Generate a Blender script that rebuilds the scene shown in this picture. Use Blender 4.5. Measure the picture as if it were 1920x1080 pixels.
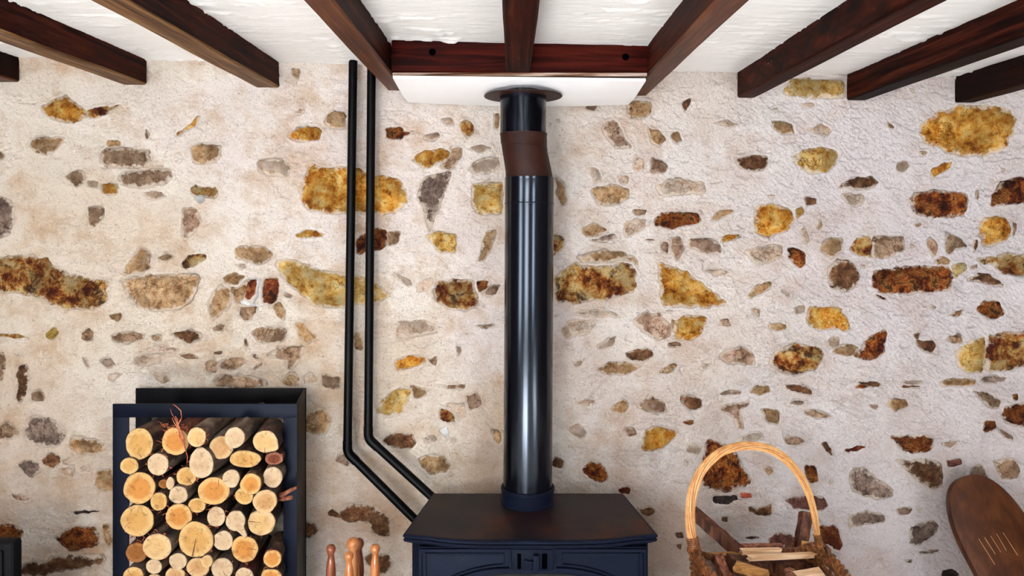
import bpy, bmesh, math, random
import numpy as np
from mathutils import Vector, Matrix, Euler
from mathutils.geometry import delaunay_2d_cdt

for o in list(bpy.data.objects): bpy.data.objects.remove(o)
SC = bpy.context.scene
COL = SC.collection
PI = math.pi
# ------------------------------------------------------------------ camera
EYE, F, WALL = 1.45, 1400.0, 2.5          # eye height, focal length in pixels, camera to stone wall
cam = bpy.data.cameras.new('camera'); camo = bpy.data.objects.new('camera', cam); COL.objects.link(camo)
camo.location = (0, 0, EYE); camo.rotation_euler = (PI / 2, 0, 0)
cam.sensor_width = 36; cam.lens = 36 * F / 1920; cam.shift_y = -125 / 1920; cam.clip_start = .05
SC.camera = camo
SC.cycles.sample_clamp_indirect = 0     # keep the sunlit floor's bounce on the ceiling
# ------------------------------------------------------------------ light
SC.view_settings.view_transform = 'Standard'; SC.view_settings.look = 'None'
SC.view_settings.gamma = 1; SC.view_settings.use_curve_mapping = False
SC.view_settings.exposure = 0.52
w = bpy.data.worlds.new('sky'); SC.world = w; w.use_nodes = True
w.node_tree.nodes['Background'].inputs[0].default_value = (.75, .85, 1, 1)
w.node_tree.nodes['Background'].inputs[1].default_value = .9
def area(name, loc, rot, sx, sy, power, col):
    l = bpy.data.lights.new(name, 'AREA'); l.shape = 'RECTANGLE'; l.size = sx; l.size_y = sy
    l.energy = power; l.color = col
    o = bpy.data.objects.new(name, l); COL.objects.link(o); o.location = loc; o.rotation_euler = rot
    return o
RX0, RX1, RY0 = -2.7, 2.9, -2.6
# daylight in the window openings of the room behind the camera
area('daylight_back_left', (-1.05, RY0 - .05, 1.2), (PI/2, 0, 0), 1.2, 1.3, 66, (.97, .985, 1))
area('daylight_back_right', (1.7, RY0 - .05, 1.2), (PI/2, 0, 0), .7, 1.2, 44, (.76, .86, 1))
area('daylight_side', (RX0 - .05, -.95, 1.15), (PI/2, 0, -PI/2), 1.3, 1.2, 60, (.86, .92, 1))

sl = bpy.data.lights.new('sun', 'SUN'); sl.energy = 155; sl.angle = .01; sl.color = (.93, .96, 1)
so = bpy.data.objects.new('sun', sl); COL.objects.link(so); so.rotation_euler = (math.radians(52), 0, math.radians(-8))   # falls through the windows on to the floor

# ------------------------------------------------------------------ helpers
def P(px, py, d): return Vector(((px - 960) / F * d, d, EYE - (py - 415) / F * d))
def px2m(n, d): return n / F * d
def lin(c):
    return tuple((x/255/12.92 if x/255 <= .04045 else ((x/255+.055)/1.055)**2.4) for x in c) + (1,)
WORLD = {}
class MB:
    def __init__(s): s.v = []; s.f = []; s.a = []
    def add(s, vs, fs, a=None):
        n = len(s.v); s.v += [tuple(v) for v in vs]; s.f += [tuple(i + n for i in f) for f in fs]
        s.a += (a if a else [0.0] * len(vs)); return s
    def box(s, x0, x1, y0, y1, z0, z1):
        return s.add([(x0,y0,z0),(x1,y0,z0),(x1,y1,z0),(x0,y1,z0),(x0,y0,z1),(x1,y0,z1),(x1,y1,z1),(x0,y1,z1)],
              [(0,3,2,1),(4,5,6,7),(0,1,5,4),(1,2,6,5),(2,3,7,6),(3,0,4,7)])
    def rings(s, rr, close=True, cap=True, attr=None):
        n = len(rr[0]); vs = [p for r in rr for p in r]; fs = []
        for k in range(len(rr) - 1):
            for i in range(n if close else n - 1):
                j = (i + 1) % n; fs.append((k*n+i, k*n+j, (k+1)*n+j, (k+1)*n+i))
        if cap: fs.append(tuple(range(n-1, -1, -1))); fs.append(tuple((len(rr)-1)*n + i for i in range(n)))
        return s.add(vs, fs, attr)
    def tube(s, path, rad, n=10, cap=True, closed=False, flat=1.0):
        path = [Vector(p) for p in path]; m = len(path)
        if not hasattr(rad, '__len__'): rad = [rad] * m
        rr = []; up = None
        for k in range(m):
            a = path[(k-1) % m] if closed else path[max(k-1, 0)]
            b = path[(k+1) % m] if closed else path[min(k+1, m-1)]
            t = (b - a).normalized()
            if up is None:
                up = Vector((0,0,1)) if abs(t.z) < .9 else Vector((0,1,0))
            u = (up - t * up.dot(t)).normalized(); up = u; v = t.cross(u)
            rr.append([path[k] + u*math.cos(2*PI*i/n)*rad[k] + v*math.sin(2*PI*i/n)*rad[k]*flat for i in range(n)])
        if closed: rr.append(rr[0]); return s.rings(rr, cap=False)
        return s.rings(rr, cap=cap)
    def lathe(s, c, prof, n=24, cap=True):
        rr = [[(c[0]+r*math.cos(2*PI*i/n), c[1]+r*math.sin(2*PI*i/n), c[2]+z) for i in range(n)] for r, z in prof]
        return s.rings(rr, cap=cap)
    def prism(s, pts, y0, y1):               # pts (x,z) extruded in y
        n = len(pts)
        return s.add([(x,y0,z) for x,z in pts]+[(x,y1,z) for x,z in pts],
            [tuple(range(n)), tuple(range(2*n-1,n-1,-1))]+[(i,i+n,(i+1)%n+n,(i+1)%n) for i in range(n)])
    def slab(s, pts, z0, z1):                # pts (x,y) extruded in z
        n = len(pts)
        return s.add([(x,y,z0) for x,y in pts]+[(x,y,z1) for x,y in pts],
            [tuple(range(n-1,-1,-1)), tuple(range(n,2*n))]+[(i,(i+1)%n,(i+1)%n+n,i+n) for i in range(n)])
def recentre(vs, base=False):
    a = np.array(vs, dtype=float).reshape(-1, 3); lo, hi = a.min(0), a.max(0); c = (lo + hi) / 2
    if base: c[2] = lo[2]
    return a - c, c
def mk(name, mb, mat, parent=None, bevel=0, smooth=True, sharp=35, attr=False, seg=2, norm=True, origin=None, **props):
    c = np.array(origin, float) if origin is not None else None
    if c is None: a, c = recentre(mb.v)
    else: a = np.array(mb.v, float) - c
    me = bpy.data.meshes.new(name); me.from_pydata(a.tolist(), [], mb.f)
    if attr:
        at = me.attributes.new('rad', 'FLOAT', 'POINT'); at.data.foreach_set('value', mb.a)
    if norm or bevel:
        bm = bmesh.new(); bm.from_mesh(me)
        bmesh.ops.recalc_face_normals(bm, faces=bm.faces)
        if bevel:
            es = [e for e in bm.edges if len(e.link_faces) == 2 and e.calc_face_angle(0) > .5]
            bmesh.ops.bevel(bm, geom=es, offset=bevel, segments=seg, profile=.6, affect='EDGES', clamp_overlap=True)
        bm.to_mesh(me); bm.free()
    if smooth:
        me.polygons.foreach_set('use_smooth', [True]*len(me.polygons)); me.set_sharp_from_angle(angle=math.radians(sharp))
    me.materials.append(mat)
    o = bpy.data.objects.new(name, me); COL.objects.link(o)
    pw = WORLD[parent.name] if parent else np.zeros(3)
    o.location = c - pw; WORLD[o.name] = c
    if parent: o.parent = parent
    for k, v in props.items(): o[k] = v
    return o
def empty(name, loc, label, category, group=None):
    o = bpy.data.objects.new(name, None); COL.objects.link(o); o.location = loc; o.empty_display_size = .05
    WORLD[o.name] = np.array(loc, float); o['label'] = label; o['category'] = category
    if group: o['group'] = group
    return o
# value noise, vectorised
RNG = np.random.RandomState(7); LAT = RNG.rand(256, 256)
def vn(x, y):
    xi = np.floor(x).astype(int); yi = np.floor(y).astype(int); fx = x - xi; fy = y - yi
    fx = fx*fx*(3-2*fx); fy = fy*fy*(3-2*fy)
    a = LAT[xi & 255, yi & 255]; b = LAT[(xi+1) & 255, yi & 255]; c = LAT[xi & 255, (yi+1) & 255]; d = LAT[(xi+1) & 255, (yi+1) & 255]
    return (a*(1-fx)+b*fx)*(1-fy)+(c*(1-fx)+d*fx)*fy
def fbm(x, y, o=4, g=.5):
    s = 0; a = 1; t = 0
    for k in range(o):
        s = s + a*vn(x*2**k+17.3*k, y*2**k+9.1*k); t += a; a *= g
    return s/t - .5
# ------------------------------------------------------------------ materials
def nodes(name):
    m = bpy.data.materials.new(name); m.use_nodes = True; nt = m.node_tree
    return m, nt, nt.nodes['Principled BSDF']
def ramp(nt, cols, lo=.3, hi=.7, pos=None):
    r = nt.nodes.new('ShaderNodeValToRGB'); e = r.color_ramp.elements; n = len(cols)
    while len(e) < n: e.new(.5)
    for i in range(n):
        e[i].position = pos[i] if pos else lo + (hi-lo)*i/max(1, n-1); e[i].color = lin(cols[i]) if len(cols[i]) == 3 else cols[i]
    return r
def mixc(nt, fac, a, b):
    m = nt.nodes.new('ShaderNodeMix'); m.data_type = 'RGBA'
    for i, v in ((0, fac), (6, a), (7, b)):
        if isinstance(v, bpy.types.NodeSocket): nt.links.new(v, m.inputs[i])
        else: m.inputs[i].default_value = v
    return m.outputs[2]
def noise(nt, vec, scale, detail=6, rough=.6, dist=0):
    n = nt.nodes.new('ShaderNodeTexNoise'); n.inputs['Scale'].default_value = scale; n.inputs['Detail'].default_value = detail
    n.inputs['Roughness'].default_value = rough; n.inputs['Distortion'].default_value = dist
    nt.links.new(vec, n.inputs['Vector']); return n.outputs['Fac']
def coords(nt, stretch=(1,1,1), rnd=True):
    t = nt.nodes.new('ShaderNodeTexCoord'); v = t.outputs['Object']
    if stretch != (1,1,1):
        mp = nt.nodes.new('ShaderNodeMapping'); mp.inputs['Scale'].default_value = stretch; nt.links.new(v, mp.inputs[0]); v = mp.outputs[0]
    if rnd:
        oi = nt.nodes.new('ShaderNodeObjectInfo'); mm = nt.nodes.new('ShaderNodeMath'); mm.operation = 'MULTIPLY'; mm.inputs[1].default_value = 53
        nt.links.new(oi.outputs['Random'], mm.inputs[0]); va = nt.nodes.new('ShaderNodeVectorMath'); va.operation = 'ADD'
        nt.links.new(v, va.inputs[0]); nt.links.new(mm.outputs[0], va.inputs[1]); v = va.outputs[0]
    return v
def bump(nt, bs, h, strength, dist=.01, prev=None):
    b = nt.nodes.new('ShaderNodeBump'); b.inputs['Strength'].default_value = strength; b.inputs['Distance'].default_value = dist
    nt.links.new(h, b.inputs['Height'])
    if prev: nt.links.new(prev, b.inputs['Normal'])
    nt.links.new(b.outputs[0], bs.inputs['Normal']); return b.outputs[0]
def mat(name, cols, scale=20, rough=.6, bmp=0, bscale=None, stretch=(1,1,1), metal=0, spec=.5, coat=0, speck=None, detail=6, lo=.35, hi=.65, bdist=.004, rnd=True, dist=0):
    m, nt, bs = nodes(name); v = coords(nt, stretch, rnd)
    f = noise(nt, v, scale, detail, .62, dist)
    r = ramp(nt, cols, lo, hi); nt.links.new(f, r.inputs[0]); c = r.outputs[0]
    if speck:
        col, sc, a, b = speck
        f2 = noise(nt, v, sc, 4, .6); r2 = ramp(nt, [(0,0,0,1),(1,1,1,1)], a, b); nt.links.new(f2, r2.inputs[0])
        c = mixc(nt, r2.outputs[0], c, lin(col))
    nt.links.new(c, bs.inputs['Base Color'])
    bs.inputs['Roughness'].default_value = rough; bs.inputs['Metallic'].default_value = metal
    bs.inputs['Specular IOR Level'].default_value = spec; bs.inputs['Coat Weight'].default_value = coat
    if bmp: bump(nt, bs, noise(nt, v, bscale or scale*3, 5, .65), bmp, bdist)
    return m
M = {}
def stone(name, cols, speck=None, lo=.36, hi=.62, sc=30, edge=.5, lime=(216,200,182)):
    """rubble stone: coarse mottling, grit, and lime left over its rim (edge: how far it creeps in)"""
    m, nt, bs = nodes('stone_'+name); v = coords(nt)
    f = noise(nt, v, sc, 12, .72, .3); r = ramp(nt, cols, lo, hi); nt.links.new(f, r.inputs[0]); c = r.outputs[0]
    fb = noise(nt, v, 7, 3, .5); rb = ramp(nt, [(150,150,150),(255,255,255)], .38, .6); nt.links.new(fb, rb.inputs[0])
    k = nt.nodes.new('ShaderNodeMix'); k.data_type = 'RGBA'; k.blend_type = 'MULTIPLY'; k.inputs[0].default_value = .8
    nt.links.new(c, k.inputs[6]); nt.links.new(rb.outputs[0], k.inputs[7]); c = k.outputs[2]
    g = noise(nt, v, 210, 3, .7); rg_ = ramp(nt, [(0,0,0,1),(1,1,1,1)], .56, .68); nt.links.new(g, rg_.inputs[0])
    c = mixc(nt, mul(nt, rg_.outputs[0], .55), c, lin(tuple(int(q*.62) for q in cols[0])))
    if speck:
        col, s_, lo_, hi_ = speck; f2 = noise(nt, v, s_, 8, .7, .5); r2 = ramp(nt, [(0,0,0,1),(1,1,1,1)], lo_, hi_); nt.links.new(f2, r2.inputs[0])
        c = mixc(nt, mul(nt, r2.outputs[0], .9), c, lin(col))
    def crackline(scale, width, seed):
        n_ = noise(nt, v, scale, 7, .68, .4); s_ = nt.nodes.new('ShaderNodeMath'); s_.operation = 'SUBTRACT'; nt.links.new(n_, s_.inputs[0]); s_.inputs[1].default_value = seed
        ab = nt.nodes.new('ShaderNodeMath'); ab.operation = 'ABSOLUTE'; nt.links.new(s_.outputs[0], ab.inputs[0]); return maprange(nt, ab.outputs[0], 0, width, 1, 0)
    ck = mul(nt, crackline(11, .011, .47), maprange(nt, fb, .40, .52, 0, 1))
    if name not in ('white', 'red', 'dark'): c = mixc(nt, mul(nt, ck, .75), c, lin(tuple(int(q*.45) for q in cols[0])))
    if edge > 0:
        a_ = nt.nodes.new('ShaderNodeAttribute'); a_.attribute_name = 'rad'
        n5 = noise(nt, v, 38, 9, .72); sm = nt.nodes.new('ShaderNodeMath'); sm.operation = 'SUBTRACT'
        nt.links.new(maprange(nt, n5, .3, .7, 0, 1), sm.inputs[0]); nt.links.new(a_.outputs['Fac'], sm.inputs[1])
        fac = maprange(nt, sm.outputs[0], .40-edge*.55, .68-edge*.55, 0, .8)
        c = mixc(nt, fac, c, lin(lime))
    nt.links.new(c, bs.inputs['Base Color']); bs.inputs['Roughness'].default_value = .88; bs.inputs['Specular IOR Level'].default_value = .2
    b0 = bump(nt, bs, noise(nt, v, 120, 7, .75), 1, .007)
    ib = nt.nodes.new('ShaderNodeMath'); ib.operation = 'SUBTRACT'; ib.inputs[0].default_value = 1; nt.links.new(ck, ib.inputs[1])
    bump(nt, bs, ib.outputs[0], .8, .004, b0); M[name] = m
def maprange(nt, s, a, b, c0, d0):
    k = nt.nodes.new('ShaderNodeMapRange'); nt.links.new(s, k.inputs[0])
    for i, q in enumerate((a, b, c0, d0)): k.inputs[i+1].default_value = q
    return k.outputs[0]
def mul(nt, a, b):
    k = nt.nodes.new('ShaderNodeMath'); k.operation = 'MULTIPLY'
    for i, q in enumerate((a, b)):
        if isinstance(q, bpy.types.NodeSocket): nt.links.new(q, k.inputs[i])
        else: k.inputs[i].default_value = q
    return k.outputs[0]
stone('ochre', [(122,62,10),(192,120,28),(216,160,66),(226,190,120)], ((110,56,14), 34, .60, .70), edge=.45)
stone('yellow', [(146,92,28),(204,154,68),(218,182,112),(216,194,146)], ((112,70,24), 40, .58, .68), edge=.5)
stone('tan', [(126,84,46),(186,146,102),(210,178,140)], ((104,70,44), 44, .58, .68), edge=.6)
stone('grey', [(98,68,46),(164,130,100),(200,170,142)], ((78,54,36), 48, .56, .66), edge=.6)
stone('pale', [(172,136,108),(206,180,156),(218,200,184)], ((140,108,78), 50, .60, .70), edge=.75)
stone('rust', [(44,12,4),(106,42,10),(154,84,28),(186,126,62)], ((34,10,5), 30, .54, .62), edge=.3, lo=.40, hi=.60)
stone('mottled', [(78,26,8),(150,82,28),(190,146,76),(202,174,124)], ((48,12,4), 20, .52, .60), edge=.4, lo=.40, hi=.58, sc=17)
stone('brown', [(64,36,20),(118,76,46),(158,118,84)], ((44,22,14), 40, .56, .66), edge=.5)
stone('mauve', [(112,76,56),(174,138,112),(204,176,154)], ((90,50,40), 46, .57, .67), edge=.65)
stone('dark', [(28,20,20),(58,46,42),(92,76,68)], edge=.1)
stone('slate', [(78,58,48),(142,118,104),(184,160,144)], ((60,46,38), 40, .54, .64), edge=.6)
stone('red', [(170,60,36),(214,96,66),(226,140,110)], edge=.2)
stone('brick', [(58,18,6),(112,46,18),(160,100,56)], ((26,8,4), 26, .55, .60), edge=.05)
stone('white', [(226,222,216),(240,238,234)], edge=0)
stone('olive', [(118,90,30),(172,140,64),(198,174,110)], ((84,62,24), 40, .55, .65), edge=.5)
stone('redmauve', [(74,36,30),(124,74,62),(162,114,98)], ((50,18,16), 40, .56, .66), edge=.4)
# lime plaster
m, nt, bs = nodes('lime_plaster'); v = coords(nt, rnd=False)
big = noise(nt, v, 1.3, 4, .5); r = ramp(nt, [(222,208,190),(230,220,208),(226,214,206)], .38, .64); nt.links.new(big, r.inputs[0]); c = r.outputs[0]
mid = noise(nt, v, 9, 8, .65); r2 = ramp(nt, [(0,0,0,1),(1,1,1,1)], .47, .68); nt.links.new(mid, r2.inputs[0])
mm = nt.nodes.new('ShaderNodeMath'); mm.operation = 'MULTIPLY'; mm.inputs[1].default_value = .72; nt.links.new(r2.outputs[0], mm.inputs[0])
c = mixc(nt, mm.outputs[0], c, lin((192,158,122)))
tc = nt.nodes.new('ShaderNodeSeparateXYZ'); nt.links.new(v, tc.inputs[0])
n3 = noise(nt, v, 3.1, 7, .6); r3 = ramp(nt, [(0,0,0,1),(1,1,1,1)], .44, .62); nt.links.new(n3, r3.inputs[0])
c = mixc(nt, mul(nt, r3.outputs[0], maprange(nt, tc.outputs[2], 1.15, .35, .12, .8)), c, lin((178,138,98)))   # patchy ochre-brown, stronger lower down the wall
c = mixc(nt, mul(nt, maprange(nt, tc.outputs[0], -.2, 1.5, 0, .6), 1.0), c, lin((218,210,214)))      # cooler mauve-grey tint towards the right
f4 = noise(nt, v, 150, 3, .6); r4 = ramp(nt, [(0,0,0,1),(1,1,1,1)], .635, .70); nt.links.new(f4, r4.inputs[0])
c = mixc(nt, mul(nt, r4.outputs[0], .7), c, lin((120,98,84)))
f5 = noise(nt, v, 420, 2, .5); r5 = ramp(nt, [(0,0,0,1),(1,1,1,1)], .60, .68); nt.links.new(f5, r5.inputs[0])
c = mixc(nt, mul(nt, r5.outputs[0], .6), c, lin((128,104,88)))
vs_ = coords(nt, (1, 1, 2.4), rnd=False)
n6 = noise(nt, vs_, 8, 9, .68, .3); s6 = nt.nodes.new('ShaderNodeMath'); s6.operation = 'SUBTRACT'; nt.links.new(n6, s6.inputs[0]); s6.inputs[1].default_value = .5
a6 = nt.nodes.new('ShaderNodeMath'); a6.operation = 'ABSOLUTE'; nt.links.new(s6.outputs[0], a6.inputs[0])
n7 = noise(nt, v, 4.2, 5, .6); l6 = mul(nt, maprange(nt, a6.outputs[0], 0, .007, 1, 0), maprange(nt, n7, .50, .60, 0, 1))
c = mixc(nt, mul(nt, l6, .7), c, lin((112,84,66)))
nt.links.new(c, bs.inputs['Base Color']); bs.inputs['Roughness'].default_value = .9; bs.inputs['Specular IOR Level'].default_value = .2
b1 = bump(nt, bs, noise(nt, v, 60, 6, .72), 1, .009)
b2 = bump(nt, bs, noise(nt, v, 230, 4, .7), .9, .004, b1)
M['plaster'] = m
M['ceiling'] = mat('white_ceiling_paint', [(232,230,226),(240,238,235)], 3, .45, .35, 28, stretch=(.4,1.6,1), rnd=False, bdist=.006)
M['room'] = mat('room_wall_paint', [(66,56,50),(84,72,64)], 3, .9, .2, 40)
M['floor'] = mat('floor_limestone', [(206,202,198),(220,217,213)], 6, .6, .2, 30)
def wood(name, cols, grain=60, rough=.45, st=(1,.05,1), coat=0, speck=None, bmp=.5, lo=.36, hi=.64, spec=.4):
    M[name] = mat(name, cols, grain, rough, bmp, grain*1.5, stretch=st, speck=speck, coat=coat, bdist=.002, dist=.6, lo=lo, hi=hi, spec=spec)
wood('joist_stain', [(14,2,1),(30,6,2),(48,13,5),(70,28,13)], rough=.6, spec=.05)
wood('joist_flecked', [(14,2,1),(30,6,2),(48,13,5),(70,28,13)], rough=.6, spec=.05, st=(1,.3,1), grain=30, speck=((236,230,224), 46, .71, .73))
wood('joist_dark', [(12,3,2),(22,7,4),(36,14,8)], rough=.6, spec=.05)
wood('beam_stain', [(16,2,1),(34,5,2),(52,10,4),(64,18,8)], st=(.05,1,1), rough=.5, spec=.05)
wood('beam_worn', [(60,34,20),(122,92,74),(180,160,148)], st=(.05,1,1), spec=.05)
wood('joist_lit_under', [(52,26,12),(96,64,36),(128,96,60)], spec=.05)  # paler than the sides: light bounced off the floor put into the colour
wood('joist_brown', [(40,14,5),(74,34,14),(98,56,28)], spec=.12)
TINT = ['iron', 'iron_top']
M['metal_store'] = mat('blue_black_sheet_metal', [(3,4,10),(8,11,26)], 5, .42, .05, 20, spec=.12)
TINT.append('metal_store')
M['metal_back'] = mat('black_sheet_metal', [(2,2,3),(5,5,8)], 5, .45, .05, 20, spec=.08)
M['flue_black'] = mat('black_enamel', [(4,4,8),(7,7,12)], 5, .18, 0, spec=.5)
M['flue_brown'] = mat('brown_primer_steel', [(34,14,9),(50,25,17)], 14, .5, .15, 120, speck=((70,48,40), 160, .66, .72), spec=.15)
M['pipe_black'] = mat('black_pipe_paint', [(2,2,3),(5,4,5)], 8, .4, .05, 60, spec=.10)
M['iron'] = mat('blue_grey_cast_iron', [(10,13,25),(15,20,36)], 9, .5, .25, 160, bdist=.001, spec=.10, speck=((190,190,200), 220, .74, .76))
M['iron_top'] = mat('heat_stained_cast_iron', [(14,10,14),(27,18,20),(40,25,22),(64,28,12)], 5, .42, .25, 150, bdist=.001, spec=.15)
M['iron_dark'] = mat('dark_recess', [(1,1,2),(3,3,4)], 5, .9, spec=0)
M['flue_black'].node_tree.nodes['Principled BSDF'].inputs['Specular Tint'].default_value = (.72, .84, 1, 1)
for k_ in TINT: M[k_].node_tree.nodes['Principled BSDF'].inputs['Specular Tint'].default_value = (.7, .8, 1, 1)
M['glass_black'] = mat('stove_glass', [(6,6,8),(10,10,12)], 3, .08)
M['board'] = mat('white_board', [(238,236,236),(244,243,243)], 3, .35)
M['lip'] = mat('board_lip_paint', [(236,234,234),(244,243,243)], 3, .3)
M['bark'] = mat('bark', [(24,10,6),(62,36,22),(112,82,56)], 30, .85, 1, 60, stretch=(1,.35,1), speck=((34,16,12), 40, .56, .64), bdist=.008)
M['bark_red'] = mat('red_bark', [(40,12,6),(84,34,20),(116,64,42)], 30, .85, 1, 60, stretch=(1,.35,1), bdist=.008)
M['bark_grey'] = mat('grey_bark', [(48,34,26),(96,76,60),(140,122,102)], 26, .85, .8, 60, stretch=(1,.35,1), bdist=.006)
def face(name, heart, mid_, rim_):
    m, nt, bs = nodes('cut_wood_'+name); v = coords(nt)
    a = nt.nodes.new('ShaderNodeAttribute'); a.attribute_name = 'rad'
    nz = noise(nt, v, 18, 5, .6)
    s = nt.nodes.new('ShaderNodeMath'); s.operation = 'MULTIPLY_ADD'; nt.links.new(nz, s.inputs[0]); s.inputs[1].default_value = .35; nt.links.new(a.outputs['Fac'], s.inputs[2])
    r = ramp(nt, [heart, mid_, mid_, rim_, rim_], pos=[.12, .3, .75, .98, 1.0]); nt.links.new(s.outputs[0], r.inputs[0])
    k = mul(nt, s.outputs[0], 55); sn = nt.nodes.new('ShaderNodeMath'); sn.operation = 'SINE'; nt.links.new(k, sn.inputs[0])
    c = mixc(nt, mul(nt, maprange(nt, sn.outputs[0], .2, 1, 0, 1), .22), r.outputs[0], lin(tuple(int(q*.72) for q in heart)))
    n2 = noise(nt, v, 70, 5, .6); r2 = ramp(nt, [(0,0,0,1),(1,1,1,1)], .58, .68); nt.links.new(n2, r2.inputs[0])
    c = mixc(nt, mul(nt, r2.outputs[0], .6), c, lin(tuple(int(q*.6) for q in mid_)))
    n4 = noise(nt, v, 26, 8, .7, 1); r4 = ramp(nt, [(0,0,0,1),(1,1,1,1)], .50, .66); nt.links.new(n4, r4.inputs[0])
    c = mixc(nt, mul(nt, r4.outputs[0], .5), c, lin(tuple(int(q*k) for q, k in zip(heart, (.85, .78, .66)))))
    nt.links.new(c, bs.inputs['Base Color']); bs.inputs['Roughness'].default_value = .8; bs.inputs['Specular IOR Level'].default_value = .2
    bump(nt, bs, noise(nt, v, 130, 6, .7), .8, .004); M['face_'+name] = m
face('yellow', (163, 115, 56), (187, 143, 82), (201, 165, 110))
face('cream', (177, 138, 88), (195, 160, 108), (202, 171, 127))
face('pale', (176, 146, 109), (190, 162, 129), (196, 172, 140))
face('orange', (164, 102, 41), (187, 127, 61), (205, 163, 106))
face('tan', (160, 116, 71), (185, 143, 95), (200, 167, 124))
face('brown', (106, 63, 26), (135, 84, 37), (151, 100, 53))
face('redbrown', (80,34,22), (116,58,40), (150,100,76))
wood('cane', [(176,116,62),(200,146,88),(216,168,112)], 30, .45, (1,1,.6), bmp=.2)
wood('cane_dark', [(60,28,10),(112,62,28),(158,102,54)], 70, .45, (1,1,.5))
wood('kindling', [(122,74,28),(172,118,58),(204,156,98)], 60, .6, (.1,1,1))
wood('kindling_light', [(206,160,116),(228,190,148),(236,206,170)], 60, .6, (.1,1,1))
wood('split_dark', [(46,20,12),(88,46,26),(120,74,46)], 60, .7, (1,1,.1))
wood('split_red', [(70,32,20),(128,72,48),(170,112,84)], 60, .7, (1,1,.1))
wood('turned_light', [(150,82,38),(184,112,60),(206,142,88)], 50, .3, (1,1,.1), coat=.4)
wood('turned_dark', [(80,36,18),(118,58,30),(140,76,44)], 50, .35, (1,1,.1), coat=.3)
wood('paddle', [(54,24,9),(70,34,14),(84,46,22)], 26, .4, (1,1,.05), bmp=.2, spec=.3)
M['carved'] = mat('carved_line_wood', [(170,120,74),(190,140,92)], 30, .6)
M['root'] = mat('dry_root', [(110,42,26),(160,74,46),(190,120,84)], 60, .7)
M['panel_dark'] = mat('dark_grey_panel', [(10,10,12),(16,16,19)], 6, .6, spec=.1)
M['pot_black'] = M['metal_back']
M['plasterw'] = mat('white_filler', [(228,224,218),(242,240,236)], 20, .7, .4, 60)
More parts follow.
